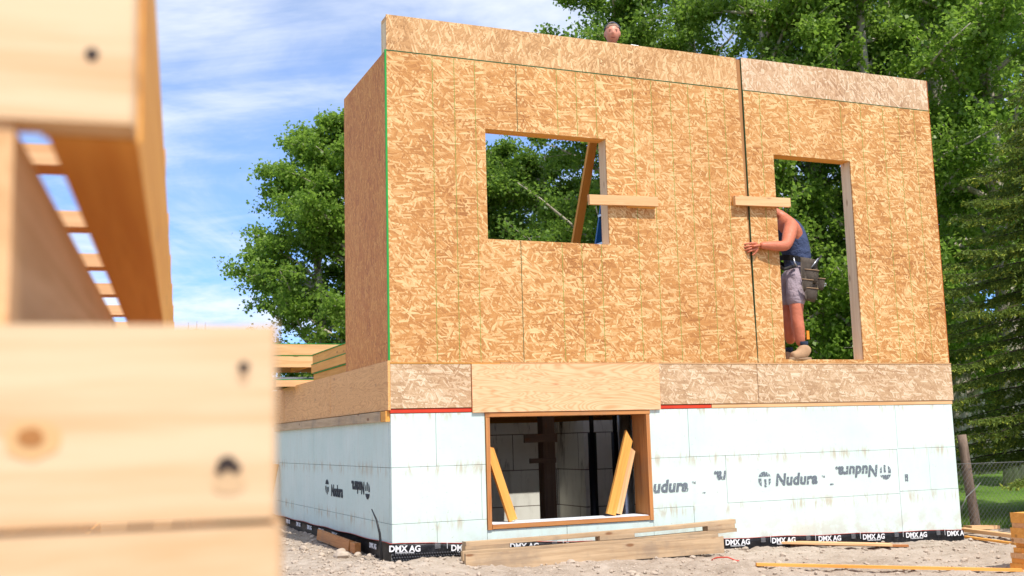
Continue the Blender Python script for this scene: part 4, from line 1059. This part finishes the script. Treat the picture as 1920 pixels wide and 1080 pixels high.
join_mesh('shirt', [skin_mesh([pe2, w2, c2, nb+Vector((0, .03, -.05)), sl, sl+Vector((-.03, -.03, -.15)), sr_, sr_+Vector((.04, -.05, -.13))], [(0, 1), (1, 2), (2, 3), (2, 4), (4, 5), (2, 6), (6, 7)], [.14, .135, .15, .075, .078, .062, .078, .062], 2)], NAVY, p2, pe2)
join_mesh('trousers', [skin_mesh([pe2+Vector((0, 0, .04)), pe2+Vector((-.09, 0, -.06)), kL, Vector((kL.x, kL.y+.03, feet+.14)), pe2+Vector((.09, 0, -.06)), kR, Vector((kR.x, kR.y+.03, feet+.14))], [(0, 1), (1, 2), (2, 3), (0, 4), (4, 5), (5, 6)], [.14, .105, .08, .065, .105, .08, .065], 2)], SHORTS, p2, pe2)
for kx in (kL, kR): join_mesh('boot', [skin_mesh([(kx.x, kx.y+.03, feet+.12), (kx.x, kx.y+.02, feet+.045), (kx.x, kx.y-.1, feet+.035)], [(0, 1), (1, 2)], [.05, .045, .036], 2)], BOOT, p2, (kx.x, kx.y, feet))
gm = hand_meshes(gr_+Vector((-.0, .05, .018)), Vector((.1, -1, -.0)), Vector((0, 0, 1)), (.45, .6, .5), 1.1)
join_mesh('glove', gm, GLOVE, p2, gr_)
# hair cap, eyes, mouth, sunglasses in head space
def hpart(name, fn, mat, parent=p2):
    bm = bmesh.new(); fn(bm); bm.transform(M2); return bm_obj(name, bm, mat, parent, smooth=True)
def hair(bm):
    bmesh.ops.create_uvsphere(bm, u_segments=36, v_segments=24, radius=1.)
    dl = []
    for v in bm.verts:
        x, y, z = v.co; lim = .42-.10*abs(x) if y < -.3 else (.40-.95*min(1, (y+.3)/.6))
        if z < lim: dl.append(v); continue
        v.co = Vector((x*.362*(1-.05*z), y*.416, z*.515))
    bmesh.ops.delete(bm, geom=dl, context='VERTS')
hpart('hair', hair, HAIR)
def eyes(bm, sx=1):
    if True:
        r = bmesh.ops.create_uvsphere(bm, u_segments=10, v_segments=6, radius=1.)
        for v in r['verts']: v.co = Vector((sx*.140+v.co.x*.050, -.352+v.co.y*.02, .015+v.co.z*.010))
hpart('eye', eyes, EYE); hpart('eye', lambda b: eyes(b, -1), EYE)
def brow(bm, sx=1):
    if True:
        r = bmesh.ops.create_uvsphere(bm, u_segments=10, v_segments=6, radius=1.)
        for v in r['verts']: v.co = Vector((sx*.14+v.co.x*.075, -.372+v.co.y*.02+abs(v.co.x*sx+1)*.008, .075+v.co.z*.014))
hpart('eyebrow', brow, HAIR); hpart('eyebrow', lambda b: brow(b, -1), HAIR)
def mouth(bm):
    r = bmesh.ops.create_uvsphere(bm, u_segments=12, v_segments=6, radius=1.)
    for v in r['verts']: v.co = Vector((v.co.x*.11, -.385+v.co.y*.03+.02*v.co.x**2, -.268+v.co.z*.018))
hpart('mouth', mouth, LIP)
def shades(bm):
    tube_bm(bm, [(.385*sin(a_)*.93, -.20-.12*cos(a_)+.22*abs(sin(a_)), .425*cos(a_*.80)-.02) for a_ in np.linspace(-1.45, 1.45, 25)], .026, 8)
hpart('sunglasses', shades, LENS)


# ------------------------------------------------------------------ fence
fy = .80
fence = empty('wire_fence', (9, fy, gzf(9, fy)), 'chain link fence with a rough wooden post beside the house', 'fence')
q = D(1831, 990, 12.5); q2 = D(1826, 815, 12.5)
zb = gzf(q.x, q.y)
bm = bmesh.new()
pp = [Vector((q.x, q.y, zb-.1)).lerp(Vector((q2.x-.05, q.y, q2.z)), f_)+Vector((.006*sin(f_*9), .006*cos(f_*7), 0)) for f_ in np.linspace(0, 1, 9)]
tube('post', pp, [.058, .056, .056, .055, .056, .054, .053, .052, .051], POST, fence, 14)
for x in (q.x+2.6, q.x+5.2): tube('post', [(x, q.y, gzf(x, q.y)-.1), (x, q.y, q2.z)], .07, POST, fence, 12)
def chain_link(x0, x1, y, z0, z1, cell=.062):
    V_ = []; Fq = []; hw = .0016
    H = z1-z0; L = x1-x0; n = int((L+H)/cell)
    for sgn in (1, -1):
        for i in range(-int(H/cell), int(L/cell)):
            xa = x0+i*cell; pa = [xa, z0]; pb = [xa+H, z1]
            if pa[0] < x0: d = x0-pa[0]; pa = [x0, z0+d]
            if pb[0] > x1: d = pb[0]-x1; pb = [x1, z1-d]
            if pa[1] >= pb[1]: continue
            if sgn < 0: pa, pb = [pa[0], z0+z1-pa[1]], [pb[0], z0+z1-pb[1]]
            y_ = y+sgn*.0015; b = len(V_)
            dx, dz = pb[0]-pa[0], pb[1]-pa[1]; l = math.hypot(dx, dz); nx_, nz_ = -dz/l*hw, dx/l*hw
            for (cx_, cz_) in (pa, pb): V_ += [(cx_+nx_, y_, cz_+nz_), (cx_, y_-hw, cz_), (cx_-nx_, y_, cz_-nz_), (cx_, y_+hw, cz_)]
            for k in range(4): Fq.append((b+k, b+(k+1)%4, b+4+(k+1)%4, b+4+k))
    return np_mesh('mesh', V_, Fq)
ztop = D(1830, 868, 12.5).z
mesh_obj('wire_mesh', chain_link(6.25, 12.5, q.y-.09, zb+.0, ztop), WIRE, fence)
tube('top_wire', [(6.25, q.y-.09, ztop), (9.4, q.y-.09, ztop-.02), (12.5, q.y-.09, ztop)], .003, WIRE, fence)
tube('loose_wire', [P(1800, 960, 1, .6), P(1812, 932, 1, .6), P(1830, 915, 1, .6), P(1838, 905, 1, .6)], .006, WIRE, fence)
# grass along the fence and in patches
def grass_patch(n, fx, hgt):
    V_ = []; Fq = []; tn = []
    for _ in range(n):
        x, y = fx(); z = gzf(x, y); a_ = random.uniform(0, 6.3); h_ = hgt*random.uniform(.4, 1.2); l = random.uniform(-.5, .5)*h_; w_ = .004
        b = len(V_); V_ += [(x-w_*cos(a_), y-w_*sin(a_), z), (x+w_*cos(a_), y+w_*sin(a_), z), (x+l*sin(a_), y+l*cos(a_), z+h_)]
        Fq.append((b, b+1, b+2)); tn.append(random.random())
    return np_mesh('grass', V_, Fq, tn)
GRASS = leafmat('grass blades', (.06, .13, .015), (.14, .24, .03), (.30, .36, .10), .3, .6)
mesh_obj('grass_tufts', grass_patch(14000, lambda: (random.uniform(6.3, 10), fy+.1+abs(random.gauss(0, 1.2))), .09), GRASS)
tag(bpy.data.objects['grass_tufts'], 'grass growing along the wire fence', 'grass', kind='stuff')

# ------------------------------------------------------------------ trees
def leaf_quads(C_, size, tone, up=.35, asp=.75):
    n = len(C_); d = rng.normal(size=(n, 3)); d[:, 2] -= .35; d /= np.linalg.norm(d, axis=1)[:, None]
    nn = rng.normal(size=(n, 3)); nn[:, 2] = np.abs(nn[:, 2])+up; s = np.cross(d, nn); s /= np.linalg.norm(s, axis=1)[:, None]+1e-9
    nn = np.cross(s, d)
    L = size*rng.uniform(.65, 1.25, n)[:, None]; Wd = L*asp*.5
    fold = nn*L*rng.uniform(.02, .18, n)[:, None]
    V_ = np.empty((n, 4, 3)); V_[:, 0] = C_; V_[:, 1] = C_+d*L*.42+s*Wd+fold; V_[:, 2] = C_+d*L; V_[:, 3] = C_+d*L*.42-s*Wd+fold
    return V_.reshape(-1, 3), np.arange(4*n).reshape(-1, 4), tone
def poplar(h, r, z0, nleaf, seed, leaf=.085, lean_=0., trunks=1, open_=.0):
    """returns (crown mesh, trunk mesh) around the origin"""
    R_ = random.Random(seed); bm = bmesh.new(); C_ = []; T = []
    for tnum in range(trunks):
        bx_ = (tnum-(trunks-1)/2)*.5; tp = []; n = 9; la = R_.uniform(-.06, .06)+lean_
        for i in range(n+1):
            f_ = i/n; tp.append(Vector((bx_+la*h*f_+.10*sin(f_*5+seed+tnum)*f_, .10*cos(f_*4+seed)*f_, h*.96*f_)))
        tr0 = .018*h+.04
        tube_bm(bm, tp, [tr0*(1-.9*i/n)+.01 for i in range(n+1)], 9)
        nl = int(36/trunks)+6
        for k in range(nl):
            f_ = z0/h+(1-z0/h)*(k+R_.random())/nl*.97; base = tp[0].lerp(tp[-1], 0); ii = f_*n; i0 = min(n-1, int(ii)); base = tp[i0].lerp(tp[i0+1], ii-i0)
            prof = math.sin(pi*min(1, ((f_-z0/h)/(1-z0/h))*.80+.20))**.75
            ln = r*prof*R_.uniform(.65, 1.08)+.25; a_ = R_.uniform(0, 2*pi); el = R_.uniform(.15, .85)
            d = Vector((cos(a_)*cos(el), sin(a_)*cos(el), sin(el))); pts = [base]; m_ = 5
            for q_ in range(m_): pts.append(pts[-1]+(d+Vector((R_.uniform(-.2, .2), R_.uniform(-.2, .2), R_.uniform(-.12, .22)))).normalized()*ln/m_)
            tube_bm(bm, pts, [max(.007, tr0*.33*(1-f_*.5)*(1-.85*q_/m_)) for q_ in range(m_+1)], 5)
            nt = 13
            for t_ in range(nt):
                g_ = R_.uniform(.22, 1.0); ii = g_*m_; i0 = min(m_-1, int(ii)); tb = pts[i0].lerp(pts[i0+1], ii-i0)
                a2 = R_.uniform(0, 2*pi); tl_ = R_.uniform(.18, .55)*(.6+.4*ln)
                td = (d*.6+Vector((cos(a2), sin(a2), R_.uniform(-.6, .8)))).normalized(); te = tb+td*tl_
                if t_ % 2 == 0: tube_bm(bm, [tb, te], [.007, .003], 4, False)
                ct = max(8, int(nleaf/(nl*trunks*nt)*R_.uniform(.4, 1.6))); u = rng.uniform(.15, 1.12, ct)[:, None]
                cpos = np.array(tb)[None]*(1-u)+np.array(te)[None]*u+rng.normal(size=(ct, 3))*np.array([.105, .105, .085])
                C_.append(cpos); T.append(np.clip(rng.normal(.45+R_.uniform(-.12, .12), .22, ct), 0, 1))
    C_ = np.concatenate(C_); T = np.concatenate(T)
    V_, Fq, T = leaf_quads(C_, leaf, T)
    cm = np_mesh('crown', V_, Fq, T); tm = bpy.data.meshes.new('trunk'); bm.to_mesh(tm); bm.free()
    tm.polygons.foreach_set('use_smooth', [True]*len(tm.polygons))
    return cm, tm
def place_tree(meshes, loc_, rz, sc, label, mat, name='poplar_tree', group='poplars behind the house', bk=None, cat='tree'):
    o = empty(name, loc_, label, cat, group); o.rotation_euler.z = rz; o.scale = (sc, sc, sc)
    for nm, me, mt in (('crown', meshes[0], mat), ('trunk', meshes[1], bk or BARK)):
        if not me.materials: me.materials.append(mt)
        c = bpy.data.objects.new(nm, me); COL.objects.link(c); c.parent = o
        c.material_slots[0].link = 'OBJECT'; c.material_slots[0].material = mt
    return o
PA = poplar(8.6, 2.5, 1.0, 52000, 1, .096)
PB = poplar(13.5, 3.0, 1.6, 56000, 2, .090, trunks=2)
PC = poplar(11.0, 2.7, 1.4, 48000, 3, .088)
def at_tree(px, t, py=800):
    p = D(px, py, t); return Vector((p.x, p.y, gzf(p.x, p.y)-.1))
TL = [ # px, depth, mesh, scale, rz, mat, label
 (612, 26, PA, .97, .4, LEAF, 'rounded bright poplar left of the house, leftmost of the row'),
 (700, 25, PA, 1.02, 5.3, LEAF, 'poplar just left of the side wall, second from the left'),
 (740, 27, PA, 1.0, 2.1, LEAF, 'poplar hidden mostly by the narrow side wall'),
 (905, 25, PA, .93, 3.3, LEAF_DK, 'poplar filling the left of the square window opening'),
 (1040, 24, PA, .90, 4.4, LEAF, 'poplar seen through the right of the square window opening'),
 (985, 30, PA, 1.0, 1.1, LEAF_DK, 'darker poplar further back behind the square window'),
 (1205, 22, PC, 1.0, .2, LEAF_DK, 'leftmost tall poplar above the parapet, behind the looking man'),
 (1330, 24, PB, 1.0, 1.7, LEAF, 'tall twin trunk poplar above the middle of the parapet'),
 (1450, 21, PC, 1.08, 2.9, LEAF, 'tall poplar above the panel seam'),
 (1560, 22, PB, .95, 4.0, LEAF_DK, 'tall poplar behind the doorway opening'),
 (1690, 20, PC, 1.05, 5.2, LEAF, 'bright poplar above the right parapet end'),
 (1815, 23, PB, 1.0, 3.0, LEAF, 'tall poplar right of the house with grey limbs'),
 (1900, 20, PC, 1.1, 1.2, LEAF, 'poplar at the upper right corner'),
 (1720, 29, PB, 1.15, 2.2, LEAF_DK, 'dark poplar behind the right corner of the house'),
 (1990, 25, PB, 1.05, .1, LEAF, 'poplar just beyond the right edge of view'),
]
for px, t, me, sc, rz, mt, lb in TL: place_tree(me, at_tree(px, t), rz, sc, lb, mt)

def spruce(h, r, z0, seed, dens=1., droop=.35):
    R_ = random.Random(seed); bm = bmesh.new(); C_ = []; Dd = []; T = []
    tube_bm(bm, [(0, 0, 0), (0, 0, h*.5), (0, 0, h)], [.02*h+.03, .012*h+.02, .01], 8)
    z = z0; k = 0
    while z < h*.985:
        f_ = (z-z0)/(h-z0); ln = r*(1-f_)**.85*R_.uniform(.8, 1.1)+.12
        for q_ in range(6):
            a_ = k*2.4+q_*2*pi/6+R_.uniform(-.2, .2); d0 = Vector((cos(a_), sin(a_), .12)); pts = [Vector((0, 0, z))]; m_ = 7
            for i in range(m_):
                dr = -droop*(i/m_)*1.3+(.30 if i > m_-3 else 0)
                pts.append(pts[-1]+Vector((d0.x, d0.y, dr)).normalized()*ln/m_)
            tube_bm(bm, pts, [max(.003, .012*(1-i/m_)*ln*.5+.003) for i in range(m_+1)], 4, False)
            side = Vector((-d0.y, d0.x, 0))
            ns = max(5, int(ln*17*dens))
            for s_ in range(ns):
                g_ = (s_+R_.random())/ns; ii = g_*m_; i0 = min(m_-1, int(ii)); b = pts[i0].lerp(pts[i0+1], ii-i0)
                sl_ = (.10+.36*(1-g_)*min(1, ln))*R_.uniform(.6, 1.1)
                for sg in (-1, 1):
                    e = b+(d0*.7+side*sg*.8+Vector((0, 0, -.45-.5*R_.random()))).normalized()*sl_
                    nn_ = max(4, int(sl_*115*dens)); u = rng.uniform(0, 1.0, nn_)[:, None]
                    c = np.array(b)[None]*(1-u)+np.array(e)[None]*u; C_.append(c+rng.normal(size=c.shape)*.006)
                    ax = np.array((e-b).normalized()); dd = rng.normal(size=c.shape)*.75+ax*1.25; Dd.append(dd/np.linalg.norm(dd, axis=1)[:, None])
                    T.append(np.clip(.25+.35*rng.random(nn_)+(u[:, 0] > .80)*.45*(g_ > .35), 0, 1))
        z += .24/dens*R_.uniform(.8, 1.2)*(1 if h < 12 else 1.5); k += 1
    C_ = np.concatenate(C_); Dd = np.concatenate(Dd); T = np.concatenate(T); n = len(C_)
    L = .050*rng.uniform(.7, 1.3, n)[:, None]; s_ = np.cross(Dd, rng.normal(size=(n, 3))); s_ /= np.linalg.norm(s_, axis=1)[:, None]
    V_ = np.empty((n, 4, 3)); V_[:, 0] = C_-s_*.005; V_[:, 1] = C_+Dd*L*.6-s_*.009; V_[:, 2] = C_+Dd*L+s_*.003; V_[:, 3] = C_+s_*.009+Dd*L*.3
    cm = np_mesh('crown', V_.reshape(-1, 3), np.arange(4*n).reshape(-1, 4), T); tm = bpy.data.meshes.new('trunk'); bm.to_mesh(tm); bm.free()
    return cm, tm
SA = spruce(6.6, 3.0, .95, 5, 1.15)
b_ = D(2075, 870, 14.)
place_tree(SA, (b_.x, b_.y, gzf(b_.x, b_.y)-.05), .3, 1., 'broad spruce with yellow green tips and a low drooping skirt at the right edge', NEEDLE, 'spruce_tree', 'spruces in the yard', BARK_DK)
b_ = D(1235, 800, 24); SB = spruce(10.6, 2.2, 1.2, 8, .8)
place_tree(SB, (b_.x, b_.y, gzf(b_.x, b_.y)-.05), 1., 1., 'dark spruce rising just right of the looking man', NEEDLE, 'spruce_tree', 'spruces in the yard', BARK_DK)
SF = spruce(9., 1.9, .6, 12, .45)
for px, t, sc, lb in ((352, 78, .98, 'tiny distant spruce top, left of three'), (368, 82, 1.08, 'tiny distant spruce top, middle of three'), (384, 80, 1.02, 'tiny distant spruce top, right of three')):
    b_ = D(px, 700, t); zt2 = D(px, 603-(0 if px != 368 else 2), t).z
    o = place_tree(SF, (b_.x, b_.y, 0), px, sc, lb, NEEDLE, 'spruce_tree', 'distant spruce tops', BARK_DK); o.location.z = zt2-9.*sc
# undergrowth beyond the fence, behind the house
def bush(r, h, n, seed):
    R_ = random.Random(seed); C_ = []; T = []; bm = bmesh.new()
    for k in range(46):
        a_ = R_.uniform(0, 2*pi); rr_ = r*math.sqrt(R_.random()); c = np.array([rr_*cos(a_), rr_*sin(a_), h*R_.uniform(.15, 1)*(1-.5*(rr_/r)**2)]); ct = int(n/46)
        C_.append(c+rng.normal(size=(ct, 3))*.17); T.append(np.clip(rng.normal(.45, .25, ct), 0, 1)); tube_bm(bm, [(c[0]*.2, c[1]*.2, 0), tuple(c)], [.014, .005], 4, False)
    V_, Fq, T = leaf_quads(np.concatenate(C_), .10, np.concatenate(T)); cm = np_mesh('crown', V_, Fq, T); tm = bpy.data.meshes.new('trunk'); bm.to_mesh(tm); bm.free(); return cm, tm
BA = bush(1.7, 3.2, 11000, 3)
for px, t, sc, lb in ((580, 30, 1.0, 'leafy bush under the leftmost poplar'), (700, 30, 1., 'leafy bush hidden behind the side wall'), (900, 29, 1.25, 'bush low behind the left window part'), (1030, 28, 1.25, 'bush low behind the right window part'), (1130, 27, 1.3, 'bush behind the middle of the front wall'), (1400, 26, 1.3, 'bush behind the panel seam'), (1500, 25, 1.3, 'bush behind the carpenter'), (1585, 26, 1.35, 'bush behind the right of the doorway'), (1700, 27, 1.3, 'bush behind the right wall panel'), (1790, 30, 1.2, 'bush between the house corner and the lawn trees'), (1890, 36, 1.3, 'far bush behind the lawn at the right')):
    place_tree(BA, at_tree(px, t), px, sc, lb, LEAF_DK, 'leafy_bush', 'bushes behind the house', cat='bush')
# neighbour house and yard things
nh = D(600, 760, 22); o = empty('neighbour_house', (nh.x, nh.y, gzf(nh.x, nh.y)), 'neighbour house with grey shingle roof glimpsed above the rear deck', 'house')
zg_ = D(560, 728, 22).z; zr = D(560, 690, 22).z-.5
boxes('wall', [(nh.x-5, nh.x+3, nh.y, nh.y+6, gzf(nh.x, nh.y)-.3, zg_)], SIDING, o)
bm = bmesh.new(); xa, xb = nh.x-5.4, nh.x+3.4; ya, yb = nh.y-.4, nh.y+6.4; ym = nh.y+3
A_ = [bm.verts.new(v) for v in ((xa, ya, zg_), (xb, ya, zg_), (xb, yb, zg_), (xa, yb, zg_), (xa+.5, ym, zr+.5), (xb-.5, ym, zr+.5))]
for f_ in ((0, 1, 5, 4), (2, 3, 4, 5), (1, 2, 5), (3, 0, 4), (3, 2, 1, 0)): bm.faces.new([A_[i] for i in f_])
bm_obj('roof', bm, SHINGLE, o)
board('fascia', (xa, ya-.02, zg_-.08), (xb, ya-.02, zg_-.08), .18, .03, (0, -1, 0), WHITEPAINT, o)
nh = D(1885, 775, 60); o = empty('white_house', (nh.x, nh.y, gzf(nh.x, nh.y)), 'white house far across the lawn at the right edge', 'house')
boxes('wall', [(nh.x-2.5, nh.x+6, nh.y, nh.y+6, gzf(nh.x, nh.y)-.5, gzf(nh.x, nh.y)+2.4)], SIDING, o)
boxes('window', [(nh.x-1.2, nh.x-.2, nh.y-.02, nh.y+.01, gzf(nh.x, nh.y)+.8, gzf(nh.x, nh.y)+1.8), (nh.x+1, nh.x+2, nh.y-.02, nh.y+.01, gzf(nh.x, nh.y)+.8, gzf(nh.x, nh.y)+1.8)], simple('window glass', (.05, .06, .08), .1, 0, .1, 3, .8), o)
boxes('roof', [(nh.x-3, nh.x+6.5, nh.y-.5, nh.y+6.5, gzf(nh.x, nh.y)+2.4, gzf(nh.x, nh.y)+2.8)], SHINGLE, o, .1)
# white rail posts and low deck glimpsed beside the corner
gpx = D(1813, 790, 26); gz_ = D(1813, 812, 26).z; o = empty('garden_gate', (gpx.x, gpx.y, gz_), 'small white wooden rail beside the lawn, right behind the house corner', 'gate')
zt3 = D(1813, 766, 26).z
boxes('post', [(gpx.x-.06, gpx.x+.06, gpx.y-.05, gpx.y+.05, gz_-.5, zt3)], WHITEPAINT, o)
board('rail', (gpx.x-1.6, gpx.y, zt3-.22), (gpx.x-.06, gpx.y, zt3-.22), .09, .04, (0, -1, 0), WHITEPAINT, o); board('rail', (gpx.x-1.6, gpx.y, zt3-.42), (gpx.x-.06, gpx.y, zt3-.42), .09, .04, (0, -1, 0), WHITEPAINT, o)
